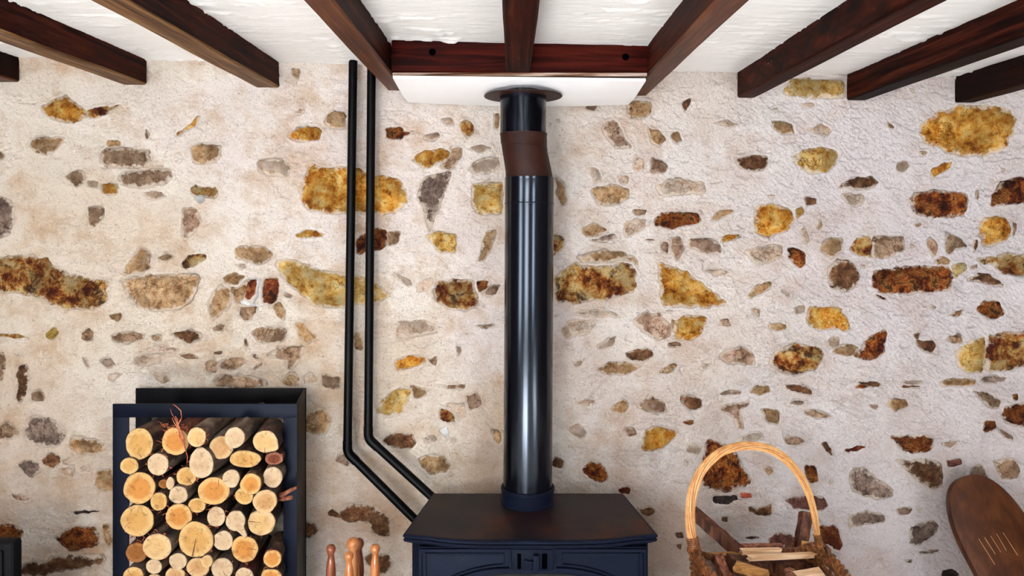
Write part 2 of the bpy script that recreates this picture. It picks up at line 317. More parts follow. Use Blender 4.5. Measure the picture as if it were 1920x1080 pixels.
# ------------------------------------------------------------------ the setting
CEIL = lambda x, y=0: EYE + .514 - .021 * x
STONES = {
(0,0): """ochre 232 590 290 560 370 525 395 560 480 620 490 660 400 690 320 680 240 640
mottled 485 610 560 600 680 585 640 620 560 650 490 665
tan.c 150 830 180 775 260 770 355 765 345 810 290 860 210 865
tan 600 785 670 790 680 820 600 825
grey.c 570 840 690 825 830 840 850 880 830 945 680 940 590 955 565 900
grey.c 670 970 820 955 950 950 975 1000 900 1050 700 1050 660 1010
grey.c 360 990 430 950 465 970 470 1030 420 1050 380 1020
pale 480 1010 550 1020 555 1060 490 1050
ochre.c 565 1030 640 1030 665 1080 640 1100 580 1085
ochre 985 775 1000 740 1060 705 1110 645 1130 665 1100 710 1050 735
grey.c 815 720 830 725 835 780 815 790
tan.c 1065 815 1160 805 1250 815 1250 890 1200 920 1100 920 1080 880
pale.c 1440 910 1500 890 1600 900 1650 950 1600 1000 1460 970
ochre.c 1620 750 1700 710 1780 705 1820 740 1790 790 1670 800 1640 780
tan.c 1835 690 1850 640 1880 620 1950 640 1945 720 1880 725
mottled.c 1070 1060 1110 1040 1140 1055 1220 1045 1235 1075 1215 1110 1130 1100 1080 1090
grey -40 840 25 870 15 890 -40 890
pale.c 1660 640 1690 610 1715 625 1700 640
grey 1640 380 1690 390 1680 450 1650 430
pale 800 1080 900 1075 940 1110 840 1120
white 1095 1100 1150 1095 1160 1125 1125 1150""",
(1,0): """rust 245 720 330 715 360 740 430 730 400 755 350 765 340 785 260 785
mottled 665 690 700 675 740 700 745 740 715 780 690 750
pale 550 665 620 665 640 700 600 710
ochre 400 895 470 850 560 835 610 860 600 890 540 920 460 950 440 930
grey.c 615 835 690 830 680 880 620 960 550 940 570 910 610 880
pale.c 750 900 880 880 895 930 850 975 760 975 710 960
tan 1605 580 1660 565 1750 570 1745 640 1690 665 1620 660
tan 1720 720 1780 730 1830 780 1790 820 1745 800
tan 1850 750 1900 740 1920 790 1880 810
mauve 1500 680 1540 670 1600 780 1640 830 1540 830 1490 770 1470 720
mauve.c 1740 880 1800 900 1840 930 1820 975 1740 970
pale 1640 890 1700 890 1700 960 1650 960
pale 1385 930 1440 950 1470 1010 1420 1040
pale 1560 990 1610 990 1615 1030 1570 1030
mauve 1380 590 1440 590 1420 620 1370 610
rust 1172 690 1185 690 1185 712 1172 712
rust 1210 670 1232 668 1230 688 1212 685
pale.c 460 760 540 745 560 775 480 790
grey 860 640 890 640 885 730 860 720
pale 700 830 790 815 850 830 780 860""",
(2,0): """yellow.c 610 440 650 430 880 440 920 460 920 550 800 550 660 545 560 520
ochre 1340 740 1355 690 1450 620 1550 595 1700 595 1820 610 1875 670 1860 750 1810 840 1700 875 1600 870 1480 850 1370 800
tan 500 685 560 680 620 700 630 750 580 755 520 730
pale.c 710 720 790 695 840 730 820 765 740 745
tan 500 620 540 600 530 625
grey 1150 670 1195 710 1175 730 1160 705
brown 0 575 50 550 40 590 10 630
pale.c 165 690 230 670 330 700 280 715
brown.c 295 880 350 885 400 865 485 870 480 920 450 965 350 960 300 910
yellow 620 870 700 840 800 825 885 850 870 920 820 970 720 970 650 930
pale 1210 915 1260 910 1290 930 1250 970 1210 965
ochre 1410 950 1470 920 1530 910 1500 950 1440 980 1410 1010 1400 980
grey 1340 850 1370 845 1390 860 1350 880
brown.c 865 1052 980 992 1060 990 1110 1030 1060 1060 950 1062
ochre 1790 930 1830 950 1820 970
brown 1735 1010 1760 1005 1760 1035
pale 660 575 740 580 750 600 690 605
tan 1290 490 1320 500 1310 520""",
'F': """ochre.c 567 370 575 310 590 305 610 318 660 312 700 325 745 330 765 360 760 385 735 403 680 400 620 402 585 395 568 378
slate 800 330 848 318 840 350 828 380 818 410 806 440 800 420 795 385 783 370 788 345
yellow.c 883 347 910 340 946 338 946 400 915 404 887 396
tan 1105 352 1150 345 1178 352 1180 370 1155 385 1118 383
pale.c 1228 345 1265 335 1320 340 1322 362 1240 368
tan.c 1042 330 1056 345 1064 380 1055 388 1043 365
rust.c 1858 387 1878 340 1900 332 1960 332 1960 378 1890 383
rust 1713 362 1740 357 1810 360 1820 375 1812 405 1760 408 1715 402
yellow 517 492 527 485 565 490 590 503 640 512 690 520 735 553 700 570 640 577 590 573 570 555 545 535 522 510
brown.c 33 685 52 682 53 712 45 745 36 760 28 745 33 715 28 705
grey.c 400 712 415 702 440 702 495 712 498 725 440 728 402 725
tan.c 525 718 545 700 560 710 557 725 540 727
ochre 1265 603 1285 590 1327 595 1320 615 1310 635 1268 640
ochre 1235 497 1245 493 1280 505 1330 540 1362 565 1360 575 1290 577 1240 573
mottled 1040 520 1075 492 1100 500 1150 498 1175 490 1195 505 1192 545 1165 555 1110 566 1042 571
tan.c 1080 480 1130 468 1170 470 1195 484 1201 512 1192 500 1170 486 1130 492 1095 494
rust.c 1228 412 1237 398 1270 398 1312 396 1315 415 1300 420 1258 430 1230 425
mauve 1255 447 1275 442 1283 470 1270 492 1258 470
tan 1759 714 1782 708 1828 711 1825 722 1765 724
grey 600 700 640 705 636 730 604 728
mauve 870 740 895 735 905 760 880 770
pale 1060 600 1110 602 1100 628 1064 622""",
(0,1): """slate -30 20 60 36 90 90 85 180 55 240 -30 270
grey.c 490 95 530 85 585 85 575 140 530 190 500 180
mauve 1030 90 1080 80 1120 110 1140 150 1120 210 1040 280 1020 200
ochre 1660 235 1740 212 1840 235 1800 255 1680 258
tan 1325 310 1470 297 1545 350 1510 395 1440 405 1340 375
tan.c 770 320 800 308 840 350 845 440 780 455 690 465 720 400
grey.c 890 370 930 345 970 365 940 385 900 385
mottled 1025 400 1070 350 1160 350 1170 375 1120 400 1050 435 1030 425
mottled -40 380 60 355 180 350 280 385 340 435 420 465 500 490 600 490 610 510 600 600 540 655 450 660 380 670 310 640 220 590 120 570 30 570 -40 540
tan.c 670 490 800 460 1100 465 1120 500 1080 600 1040 640 900 670 800 655 740 600
tan 1260 480 1300 450 1380 470 1340 520 1270 515
tan 1180 600 1240 512 1300 560 1310 620 1240 690 1200 720 1180 680
grey.c 1340 645 1450 640 1420 700 1380 730 1345 700
tan.c 1530 640 1570 610 1595 660 1590 720 1560 700
tan.c 1290 530 1340 535 1400 490 1385 560 1375 600 1340 630 1310 590
brick.c 1372 580 1390 510 1410 490 1450 487 1460 520 1430 580 1400 604
brick.c 1480 487 1555 487 1565 540 1562 600 1530 630 1470 622 1480 560
white 1440 487 1475 487 1460 545 1432 632 1418 630 1440 570
white 1345 610 1390 605 1420 628 1520 628 1520 640 1430 640 1360 632
olive 260 800 310 755 335 790 310 830 270 820
tan 610 690 680 680 690 700 660 730
mottled.c -30 795 100 800 190 830 130 825 -30 815
grey.c 465 790 500 765 530 790 525 835 465 830
grey.c 620 800 740 780 820 800 800 835 680 850 640 840
brown.c 940 790 1100 780 1140 820 1060 850 1020 830
pale.c 820 880 880 865 1000 875 1000 900 840 900
grey.c 1200 760 1270 745 1250 775 1210 780
grey.c 1410 790 1470 755 1600 765 1615 800 1570 850 1450 850
tan 1650 740 1710 730 1740 790 1800 800 1740 850 1690 820
grey 1370 830 1385 825 1395 870 1380 870
grey.c 1480 910 1600 870 1720 865 1700 920 1650 990 1610 1000 1600 940 1500 925
grey 1150 960 1200 935 1225 960 1210 1015 1160 1000
grey.c 1230 950 1350 930 1390 960 1340 1000 1240 1000
grey.c 1410 1000 1470 955 1475 970 1420 1005
grey 990 915 1080 915 1135 940 1050 942
pale.c 750 920 910 910 930 950 900 970 760 985
pale 460 930 490 930 520 985 490 985
pale.c 570 950 620 930 660 975 600 990
pale.c 610 1030 650 1015 695 1025 650 1060 610 1055
grey.c -30 890 25 910 20 1060 -30 1080
pale 65 900 120 910 100 935
pale.c 1690 1040 1750 1020 1790 1070 1700 1080
pale.c 840 1010 900 1000 960 1060 900 1080
pale.c 1340 410 1380 400 1390 430 1350 430
grey.c 850 810 900 800 905 835 870 838
pale 1590 560 1650 580 1630 600 1590 590
grey 1200 900 1250 895 1245 912 1205 912
grey 1400 915 1430 910 1460 940 1440 942
pale 240 900 270 890 260 920""",
(1,1): """rust 75 260 130 235 190 200 260 215 260 300 200 335 90 350
grey 262 218 340 220 320 290 262 300
yellow.c 470 240 560 220 650 240 645 350 540 330 525 290
tan 820 220 880 215 850 300 810 390 765 380 790 300
pale.c 270 455 380 480 405 520 370 530 330 490
pale 430 510 510 480 515 540 430 570
mottled.c 515 560 550 500 640 488 740 490 770 580 775 640 700 665 620 655 540 620
rust 762 500 830 500 815 540 775 560
mauve 835 520 900 520 860 580 790 575
pale.c 300 730 450 715 530 740 530 790 440 800 310 830
ochre 300 950 380 915 470 930 480 960 380 990 310 1010
grey 485 940 540 920 530 980
grey.c 735 745 870 745 800 770
pale.c 640 860 680 880 660 940
tan 1350 200 1430 170 1500 210 1440 250 1370 250
slate.c 1385 268 1450 262 1530 228 1550 255 1490 275 1420 282
pale.c 1590 170 1720 145 1720 200 1620 250 1590 240
grey 1640 100 1720 100 1700 130 1650 130
pale.c 1690 270 1740 258 1780 280
mottled 1190 220 1250 260 1240 320 1190 360
pale.c 1285 690 1380 660 1550 680 1590 710 1400 705
pale.c 1240 760 1270 740 1300 790 1380 750 1440 740 1380 790 1280 830 1240 800
pale.c 1440 860 1560 800 1530 870 1450 890
mauve 1640 720 1720 670 1800 690 1860 760 1850 810 1790 840 1700 790
tan 1852 715 1880 725 1868 790 1855 770
brown 1600 900 1740 880 1760 920 1700 960 1620 945
tan 1430 1000 1500 960 1600 960 1700 980 1600 1030 1500 1030
tan.c 1780 1020 1870 960 1900 980 1850 1020
pale 1280 970 1390 930 1330 990
mauve 1795 280 1835 290 1835 350 1800 330
grey.c 1830 850 1900 845 1920 870 1860 875
tan 70 790 120 785 128 890 80 880
pale 1195 690 1250 690 1200 705
brown 1825 668 1865 670 1862 682 1830 678""",
(2,1): """tan.c 155 160 200 100 330 100 240 130 200 160
ochre.c 400 120 430 75 520 70 600 95 625 150 600 210 520 240 480 262 420 230
yellow 632 100 680 75 685 120 640 155
brown.c 690 30 760 30 750 70 700 75
tan.c 470 10 520 20 500 40
pale.c 890 10 1030 5 1030 60 950 80
tan 760 200 780 150 790 200 765 220
pale.c 660 210 690 200 715 270 690 300
mauve.c 30 260 110 250 200 290 220 340 150 350 40 310
ochre.c 215 270 250 240 340 240 240 285
pale.c 350 330 430 300 560 300 550 370 430 410 380 370
rust 585 310 630 310 690 350 685 400 660 425 610 390
tan.c 770 320 810 260 905 255 890 330 830 375 790 340
mottled 940 330 960 280 1010 250 1060 245 1065 370 1000 360
grey.c 1065 245 1120 240 1240 245 1260 290 1245 330 1160 370 1068 372
brown.c 810 470 830 410 870 372 930 378 980 420 992 480 960 540 900 558 840 535
mauve 1375 280 1395 250 1440 290 1430 350 1410 370
grey.c 1480 290 1490 225 1560 250 1620 300 1560 320 1490 355
brown 1650 270 1668 270 1660 330 1643 345
ochre.c 1685 140 1840 125 1850 230 1830 270 1760 300 1700 310
mauve.c 1870 160 1890 180 1870 250 1858 240
mottled.c 1660 370 1750 360 1850 345 1960 350 1960 475 1850 470 1780 440 1740 410 1680 410
rust 1080 450 1100 430 1250 420 1420 415 1500 420 1520 480 1510 550 1400 565 1240 570 1110 570 1070 540
tan 1430 385 1460 360 1505 380 1500 408 1440 408
yellow 1520 410 1600 400 1605 440 1560 460 1540 495 1520 470
mauve 1620 420 1660 405 1665 425 1630 435
brown.c 1600 500 1680 450 1750 470 1820 530 1740 520 1660 500
rust 1065 575 1100 578 1150 600 1130 605
tan.c 360 580 400 530 490 500 500 530 430 570 370 600
pale.c 110 440 200 430 290 465 180 470
rust.c 1655 650 1690 615 1770 605 1810 670 1790 700 1720 715 1670 685
ochre.c 700 660 720 640 900 645 920 700 945 760 910 790 860 765 760 775 700 740
tan 480 740 580 735 580 775 490 775
mauve 210 715 250 710 275 750 205 750
pale.c 385 650 430 660 430 700 400 690
pale 625 650 685 635 680 680 630 685
rust.c 965 915 1000 880 1060 810 1130 770 1150 810 1120 920 1040 950 975 930
tan.c 850 900 870 870 930 855 990 875 955 920 870 915
pale.c 810 830 880 810 880 870 830 880
brown.c 1290 800 1340 780 1330 840 1400 830 1420 860 1400 905 1340 890 1320 840
grey.c 1490 810 1570 800 1570 850 1510 850
yellow 1530 900 1600 850 1700 810 1705 900 1690 1020 1600 1020 1550 980
mottled 1712 805 1800 790 1960 780 1960 970 1850 1000 1700 1018
slate.c 1670 1070 1700 1035 1840 1040 1780 1070
mauve.c 210 930 250 880 340 870 400 920 410 970 330 970 250 960
mottled.c 480 960 530 880 650 850 760 870 800 920 770 990 650 1035 540 1010
pale.c 80 990 130 965 170 960 120 1000
tan.c 1500 690 1590 650 1560 690 1530 700
brown.c 1285 640 1300 650 1310 705
pale.c 1370 640 1440 640 1410 665
grey.c 1290 290 1310 300 1295 330
grey.c 555 550 605 580 580 585
pale.c 990 400 1060 415 1005 425
grey.c 1660 -10 1680 -20 1675 40 1665 60
brown.c 980 1065 1120 1070 1110 1095 990 1085
pale 1240 1060 1350 1060 1340 1080 1240 1080
tan.c 1310 180 1350 172 1345 195 1320 195""",
(0,2): """slate.c 150 210 190 185 290 190 370 270 340 330 290 355 160 330 140 290
tan.c 380 340 420 290 500 310 600 330 608 370 540 400 440 395 400 370
grey.c -30 240 40 215 100 250 115 290 60 305 -30 310
brown.c 240 420 290 390 340 410 345 440 300 465 250 445
slate.c 100 450 160 425 220 440 240 480 180 525 120 480
pale.c 350 430 390 420 400 450 360 450
tan 540 500 560 480 640 480 640 600 560 600 540 560
dark 390 715 480 710 585 715 480 730 430 730
rust 300 860 380 820 450 800 550 800 560 900 480 930 400 950 350 900
tan 570 790 620 780 640 870 610 930 590 870
brown 100 1005 250 990 330 970 480 960 580 965 580 1020 480 1045 300 1060 250 1090 100 1080
rust -40 780 80 790 140 820 120 870 40 900 -40 900
grey.c 170 50 240 40 250 90 180 100
tan 1720 160 1820 140 1860 200 1840 280 1780 290 1700 260
mauve.c 1875 440 1900 400 1960 400 1960 470
brown.c 1700 770 1770 790 1785 830 1740 870 1700 860
brown.c 1840 720 1870 705 1910 730 1930 760 1850 745
dark 205 145 250 144 252 151 210 152
mauve 60 600 200 640 120 650
pale.c 450 470 490 460 500 490 460 490
pale.c 330 470 410 465 415 520 370 510""",
(1,2): """yellow 190 130 250 70 340 20 400 40 380 90 330 170 200 180
tan 345 18 400 10 480 30 480 70 410 85 405 40
mottled.c 545 180 560 140 610 150 640 190 640 225 560 210
pale.c 580 135 600 108 690 120 700 180 650 215 645 180
brown.c 220 330 290 280 400 290 415 340 380 370 270 365
tan 430 430 480 400 570 400 620 450 590 500 500 515 450 470
pale 440 310 520 290 540 320 480 340
white 550 270 590 240 610 290 580 310
brown -10 690 100 670 200 700 290 790 270 870 180 850 150 780 60 790 -10 780
brown 120 980 150 960 260 960 300 1010 250 1070 180 1060
brown.c 1195 410 1250 430 1240 480 1195 470
rust 1350 490 1400 435 1450 440 1505 510 1480 565 1400 540
rust 1560 425 1600 440 1590 450
dark 1760 460 1800 435 1790 460
brick 1650 505 1690 500 1660 520
dark 1640 585 1720 580 1700 595
brick 1560 595 1630 590 1620 625 1570 620
brown 1660 700 1750 700 1770 730 1720 750
ochre.c 1690 300 1760 240 1880 260 1900 300 1820 360 1750 390 1690 380
mauve.c 1590 260 1650 250 1670 290 1620 300
mauve.c 1660 130 1740 65 1820 110 1830 160 1740 165
tan 1510 150 1590 80 1625 130 1590 170
pale.c 1310 100 1430 90 1430 120 1330 120
pale.c 1260 240 1340 230 1390 280 1350 320 1290 280
grey.c 520 0 600 10 700 0 690 30 600 30
tan.c 850 260 900 270 890 350 860 310
brown 1880 910 1920 900 1910 935
brown 600 510 620 505 635 515 610 530
grey 615 310 640 310 640 330 620 330
brown.c 1880 840 1920 835 1930 860 1890 870""",
(2,2): """brown.c -5 65 60 70 115 95 110 140 50 150 -5 110
mauve.c 175 60 250 40 335 40 320 60
tan.c 380 30 420 10 490 10 495 50 440 65 385 55
brown.c 570 5 650 0 730 30 725 65 650 50 600 30
mauve.c 590 110 640 95 695 100 680 120
mauve 210 130 300 110 380 95 370 130 320 160 350 210 355 260 300 250 290 190 230 160
rust 5 215 70 205 60 230 10 230
grey.c 690 150 740 145 850 185 740 195 700 180
rust 970 10 1050 0 1040 20 980 25
brown.c 1200 10 1300 0 1360 15 1250 20
tan.c 1140 110 1180 75 1250 85 1260 120 1190 155
pale.c 1030 110 1100 120 1080 145
grey.c 1620 40 1700 40 1780 95 1770 130 1720 135 1680 90
rust 1850 55 1880 60 1885 90 1855 90
rust 1800 130 1860 110 1960 100 1960 235 1850 230 1790 200
rust.c 1680 250 1700 205 1750 200 1750 240 1700 270
mauve.c 1760 240 1850 290 1850 320 1770 270
grey 1740 430 1850 415 1895 480 1880 530 1780 530 1760 470
rust 1160 290 1200 285 1400 290 1390 375 1290 390 1230 370
brown 1200 430 1300 425 1440 425 1460 560 1410 595 1340 560 1260 490
redmauve 1475 430 1555 415 1560 450 1490 465
brick 910 370 980 350 1060 350 1000 365 930 385
slate 940 500 960 465 1020 465 1080 520 1190 590 1170 640 1080 650 960 610 935 560
mauve.c 570 305 640 295 700 325 650 345 590 340
brown.c 780 340 810 325 850 400 830 400
rust 150 315 240 340 300 390 330 450 385 540 370 570 310 580 240 610 170 600 110 560 100 480 120 400
dark 170 635 310 625 315 655 250 670 180 675
red 325 610 380 615 385 635 330 640
brown 365 685 430 695 500 670 505 710 480 745 370 720
redmauve 575 650 650 630 780 620 810 680 770 710 620 695
rust 680 460 750 460 760 550 720 560 690 510
tan.c 450 460 520 490 480 515
brown 215 745 255 745 250 775 220 770
brown.c 350 860 430 855 430 870 360 872
redmauve 480 870 530 830 620 850 620 900 500 910
slate 940 740 1010 710 1130 730 1140 770 1050 790 960 800 930 830
mauve 1200 705 1240 690 1290 695 1270 730 1215 730
dark 1310 700 1360 685 1330 715
slate.c 1275 810 1400 760 1440 800 1430 840 1360 880 1320 915 1275 900
slate 1320 940 1440 925 1430 945 1340 955
slate 1250 990 1290 985 1290 1005 1255 1005
dark 1460 1050 1540 1045 1560 1090 1460 1090
pale.c 1440 320 1540 320 1500 350 1460 345
mauve.c 1620 470 1680 460 1720 530 1610 530
brick 770 790 870 800 900 900 880 950 830 900 760 890
grey.c 10 440 40 435 30 475
dark 800 515 815 530 805 545
dark 825 540 850 550 830 570
brown 1080 985 1130 980 1120 995
grey.c 220 270 240 275 235 300
pale.c 300 330 360 290 440 280 460 310 380 330
tan.c 450 140 550 150 540 230 480 220
pale 30 340 120 350 100 400 20 390"""}
polys = []
for key, txt in STONES.items():
    for ln in txt.strip().split('\n'):
        q = ln.split(); kind = q[0]; c = list(map(float, q[1:]))
        pts = np.array(c).reshape(-1, 2)
        if key != 'F': pts = pts / 3 + np.array([key[0]*640, key[1]*360])
        x = (pts[:,0]-960)/F*WALL; z = EYE-(pts[:,1]-415)/F*WALL
        polys.append((kind.split('.')[0], kind.endswith('.c'), np.stack([x, z], 1)))
rs = np.random.RandomState(3)
def resample(pg, step, jit):
    out = []; n = len(pg)
    # gentle corner rounding first
    r = []
    for i in range(n):
        a, b = pg[i], pg[(i+1) % n]; r += [a*.86+b*.14, a*.14+b*.86]
    pg = np.array(r); n = len(pg)
    for i in range(n):
        a, b = pg[i], pg[(i+1) % n]; m = max(1, int(round(np.linalg.norm(b-a)/step)))
        for k in range(m): out.append(a+(b-a)*k/m)
    out = np.array(out)
    cen = out.mean(0); dv = out-cen; out = cen+dv*(1+.0028/np.maximum(np.linalg.norm(dv, axis=1), .006))[:,None]
    jx = fbm(out[:,0]*55+5, out[:,1]*55, 4, .65)*jit*1.9; jz = fbm(out[:,0]*55+50, out[:,1]*55+31, 4, .65)*jit*1.9
    return out + np.stack([jx, jz], 1)
def sdist(px_, pz_, pg):                       # positive inside
    d = np.full(px_.shape, 1e9); ins = np.zeros(px_.shape, bool); n = len(pg)
    for i in range(n):
        x1, z1 = pg[i]; x2, z2 = pg[(i+1) % n]; dx, dz = x2-x1, z2-z1
        t = np.clip(((px_-x1)*dx+(pz_-z1)*dz)/(dx*dx+dz*dz+1e-12), 0, 1)
        d = np.minimum(d, (px_-x1-t*dx)**2+(pz_-z1-t*dz)**2)
        if dz != 0:
            ins ^= ((z1 > pz_) != (z2 > pz_)) & (px_ < dx*(pz_-z1)/dz+x1)
    d = np.sqrt(d); return np.where(ins, d, -d)
def base_h(x, z):                              # large undulation of the rubble wall
    right = np.clip((x+.1)/1.6, 0, 1)
    return .030*fbm(x*2.2+3, z*2.6+8, 2) + (.007+.004*right)*fbm(x*11, z*15+4, 3)
step = .0028
fx = np.arange(-1.80, 1.80, step); fz = np.arange(.20, 2.03, step)
gx = np.concatenate([np.linspace(RX0-.1, -1.85, 12), fx, np.linspace(1.85, RX1+.1, 12)])
gz = np.concatenate([np.linspace(-.02, .17, 8), fz])
X, Z = np.meshgrid(gx, gz)
H = base_h(X, Z)
right = np.clip((X+.1)/1.6, 0, 1)
H += .0055*fbm(X*45, Z*60, 3) + .0034*fbm(X*170, Z*220, 2) + .010*fbm(X*17+9, Z*22, 2)*np.clip(fbm(X*2.1+4, Z*2.5, 2)*4+.6, .15, 1)
pit = vn(X*26+3, Z*60+9)*.6+vn(X*70, Z*130)*.4     # small horizontal ledges and pits in the render
H -= (.004+.003*right)*np.clip((pit-.66)/.06, 0, 1)
diag = vn((X*.8-Z*.9)*75, (Z*.9+X*.8)*230); H -= (.0010+.0034*right)*np.clip((diag-.62)/.15, 0, 1)*(.5+vn(X*6, Z*6))   # trowel drag
stones_geo = []
for kind, crack, pg in polys:
    area_ = .5*abs(np.dot(pg[:,0], np.roll(pg[:,1],-1))-np.dot(pg[:,1], np.roll(pg[:,0],-1)))
    size = math.sqrt(area_)
    o = resample(pg, .0065 if size < .08 else .009, min(.012, .05*size+.004))
    lo, hi = o.min(0)-.02, o.max(0)+.02
    i0, i1 = np.searchsorted(gx, (lo[0], hi[0])); j0, j1 = np.searchsorted(gz, (lo[1], hi[1]))
    if i1 > i0 and j1 > j0:
        sx, sz = X[j0:j1, i0:i1], Z[j0:j1, i0:i1]; sd = sdist(sx, sz, o)
        h = H[j0:j1, i0:i1]; b = base_h(sx, sz)
        t = np.clip((sd-.001)/.005, 0, 1)
        h = h*(1-t) + (b-.012)*t                      # plaster cut back where the stone shows
        rim = np.exp(-((sd+.004)/.004)**2)*(.0015 if kind == 'pale' else .0028); h = h + rim*(sd < .001)
        if crack:
            cx, cz = o.mean(0); an = np.arctan2(sz-cz, sx-cx); a0 = rs.uniform(.3, 2.6) if rs.rand() < .75 else rs.uniform(-3, 0)
            wdt = rs.uniform(.5, 1.15); da = np.abs((an-a0+PI) % (2*PI)-PI)
            wob = fbm(sx*60, sz*60, 2)*.004
            g = np.exp(-((sd+.0005+wob)/.0022)**2)*np.clip((wdt-da)/.3, 0, 1); h = h-.011*g
        H[j0:j1, i0:i1] = h
    stones_geo.append((kind, crack, o, size))
H += .012*np.exp(-((CEIL(X)-Z)/.018)**2)*(.6+fbm(X*25, Z*25, 3)*1.6)       # fillet of plaster under the ceiling
nzr, nxr = X.shape
wm = MB(); Y = WALL - H
co = np.stack([X, Y, Z], -1).reshape(-1, 3)
idx = np.arange(nzr*nxr).reshape(nzr, nxr)
quads = np.stack([idx[:-1,:-1], idx[:-1,1:], idx[1:,1:], idx[1:,:-1]], -1).reshape(-1, 4)
bx = MB().box(RX0-.1, RX1+.1, WALL+.035, WALL+.3, 0, 2.1)
nb = len(co); co = np.vstack([co, np.array(bx.v)]); bq = np.array(bx.f)+nb; quads = np.vstack([quads, bq])
me = bpy.data.meshes.new('wall_back'); me.vertices.add(len(co)); me.vertices.foreach_set('co', co.ravel())
me.loops.add(quads.size); me.loops.foreach_set('vertex_index', quads.ravel().astype(np.int32))
me.polygons.add(len(quads)); me.polygons.foreach_set('loop_start', np.arange(0, quads.size, 4, dtype=np.int32))
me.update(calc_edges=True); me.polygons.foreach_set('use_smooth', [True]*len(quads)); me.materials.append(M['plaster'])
wall = bpy.data.objects.new('wall_back', me); COL.objects.link(wall); WORLD['wall_back'] = np.zeros(3)
wall['kind'] = 'structure'; wall['label'] = 'rubble stone wall with stones showing through rough cream lime plaster'
# the stones, each its own piece
seen = 0
big_first = sorted(range(len(stones_geo)), key=lambda i: -stones_geo[i][3])
rest = MB()
for rank, i in enumerate(big_first):
    kind, crack, o, size = stones_geo[i]
    sp = max(.006, min(.012, size/9)); lo, hi = o.min(0), o.max(0)
    ax, az = np.meshgrid(np.arange(lo[0], hi[0], sp), np.arange(lo[1], hi[1], sp))
    ax = (ax + (np.arange(ax.shape[0]) % 2)[:,None]*sp/2).ravel(); az = az.ravel()
    sd = sdist(ax, az, o); keep = sd > sp*.45; ip = np.stack([ax, az], 1)[keep]
    pts = [Vector(p) for p in o] + [Vector(p) for p in ip]; n = len(o)
    r = delaunay_2d_cdt(pts, [(k, (k+1) % n) for k in range(n)], [], 1, 1e-6)
    v2 = np.array([tuple(v) for v in r[0]]); fs = [tuple(f) for f in r[2]]
    if not fs: continue
    sdv = np.maximum(sdist(v2[:,0], v2[:,1], o), 0)
    top = {'pale': .0035, 'white': .004, 'dark': -.004, 'brick': .001}.get(kind, .0065)*(.75+.5*rs.rand())
    if crack and kind != 'pale': top *= .85
    k1 = rs.uniform(0, 50)
    hh = base_h(v2[:,0], v2[:,1])-.0025+(top+.0025)*(1-np.exp(-sdv/(.003+.02*size)))
    hh += (.006 if size > .05 else .003)*fbm(v2[:,0]*24+k1, v2[:,1]*30, 3) + .0025*fbm(v2[:,0]*90+k1, v2[:,1]*90, 2)
    hh += rs.uniform(-.03, .03)*(v2[:,0]-v2[:,0].mean()) + rs.uniform(-.04, .02)*(v2[:,1]-v2[:,1].mean())
    if crack:                                  # the joint stays open along part of the rim
        cx, cz = o.mean(0); an = np.arctan2(v2[:,1]-cz, v2[:,0]-cx); a0 = rs.uniform(.2, 2.8) if rs.rand() < .8 else rs.uniform(-3, 0)
        da = np.abs((an-a0+PI) % (2*PI)-PI); hh -= .016*np.exp(-(sdv/.0022)**2)*np.clip((rs.uniform(.6, 1.5)-da)/.3, 0, 1)
    vs = [(a, WALL-h, b) for (a, b), h in zip(v2, hh)]
    at = list(np.clip(sdv/max(.008, min(.03, .28*size)), 0, 1))
    # skirt into the wall along the boundary
    cnt = {}
    for f in fs:
        for a, b in zip(f, f[1:]+f[:1]): cnt[(a, b)] = cnt.get((a, b), 0)+1
    be = [(a, b) for (a, b) in cnt if (b, a) not in cnt]
    bk = {}
    for a, b in be:
        for q in (a, b):
            if q not in bk: at.append(0.0); bk[q] = len(vs); vs.append((vs[q][0], vs[q][1]+.02, vs[q][2]))
    fs2 = fs + [(a, bk[a], bk[b], b) for a, b in be]
    if rank < 299: mk('stone', MB().add(vs, fs2, at), M[kind], wall, sharp=60, attr=True)
    else: rest.add(vs, fs2)
if rest.v: mk('small_stones', rest, M['grey'], wall, kind='stuff')
print('stones', len(stones_geo))

# ceiling: hand-trowelled white plaster
cx = np.concatenate([np.linspace(RX0-.1, -1.75, 10), np.arange(-1.7, 1.7, .0075), np.linspace(1.75, RX1+.1, 10)])
cy = np.concatenate([np.linspace(RY0-.1, 1.55, 12), np.arange(1.6, 2.53, .0075)])
CXg, CYg = np.meshgrid(cx, cy)
rid = vn(CXg*11+3, CYg*60)*.45+vn(CXg*30, CYg*130+5)*.55
hgt = .004*fbm(CXg*4, CYg*5, 3)+.0060*np.clip((rid-.67)/.05, 0, 1)*np.clip(vn(CXg*4, CYg*4)*2-.5, 0, 1)+.002*fbm(CXg*14, CYg*60, 3)
CZ = CEIL(CXg)-hgt
cm = MB(); ny, nx = CXg.shape
ii = np.arange(ny*nx).reshape(ny, nx)
cm.add(np.stack([CXg, CYg, CZ], -1).reshape(-1,3).tolist(), np.stack([ii[:-1,:-1], ii[1:,:-1], ii[1:,1:], ii[:-1,1:]], -1).reshape(-1,4).tolist())
zl, zr = CEIL(RX0-.1), CEIL(RX1+.1)
cm.add([(RX0-.1,RY0-.1,zl+.02),(RX1+.1,RY0-.1,zr+.02),(RX1+.1,WALL+.2,zr+.02),(RX0-.1,WALL+.2,zl+.02),(RX0-.1,RY0-.1,zl+.15),(RX1+.1,RY0-.1,zr+.15),(RX1+.1,WALL+.2,zr+.15),(RX0-.1,WALL+.2,zl+.15)],
   [(0,3,2,1),(4,5,6,7),(0,1,5,4),(1,2,6,5),(2,3,7,6),(3,0,4,7)])
mk('ceiling', cm, M['ceiling'], norm=False, sharp=80, kind='structure', label='white hand-trowelled plaster ceiling between dark joists')
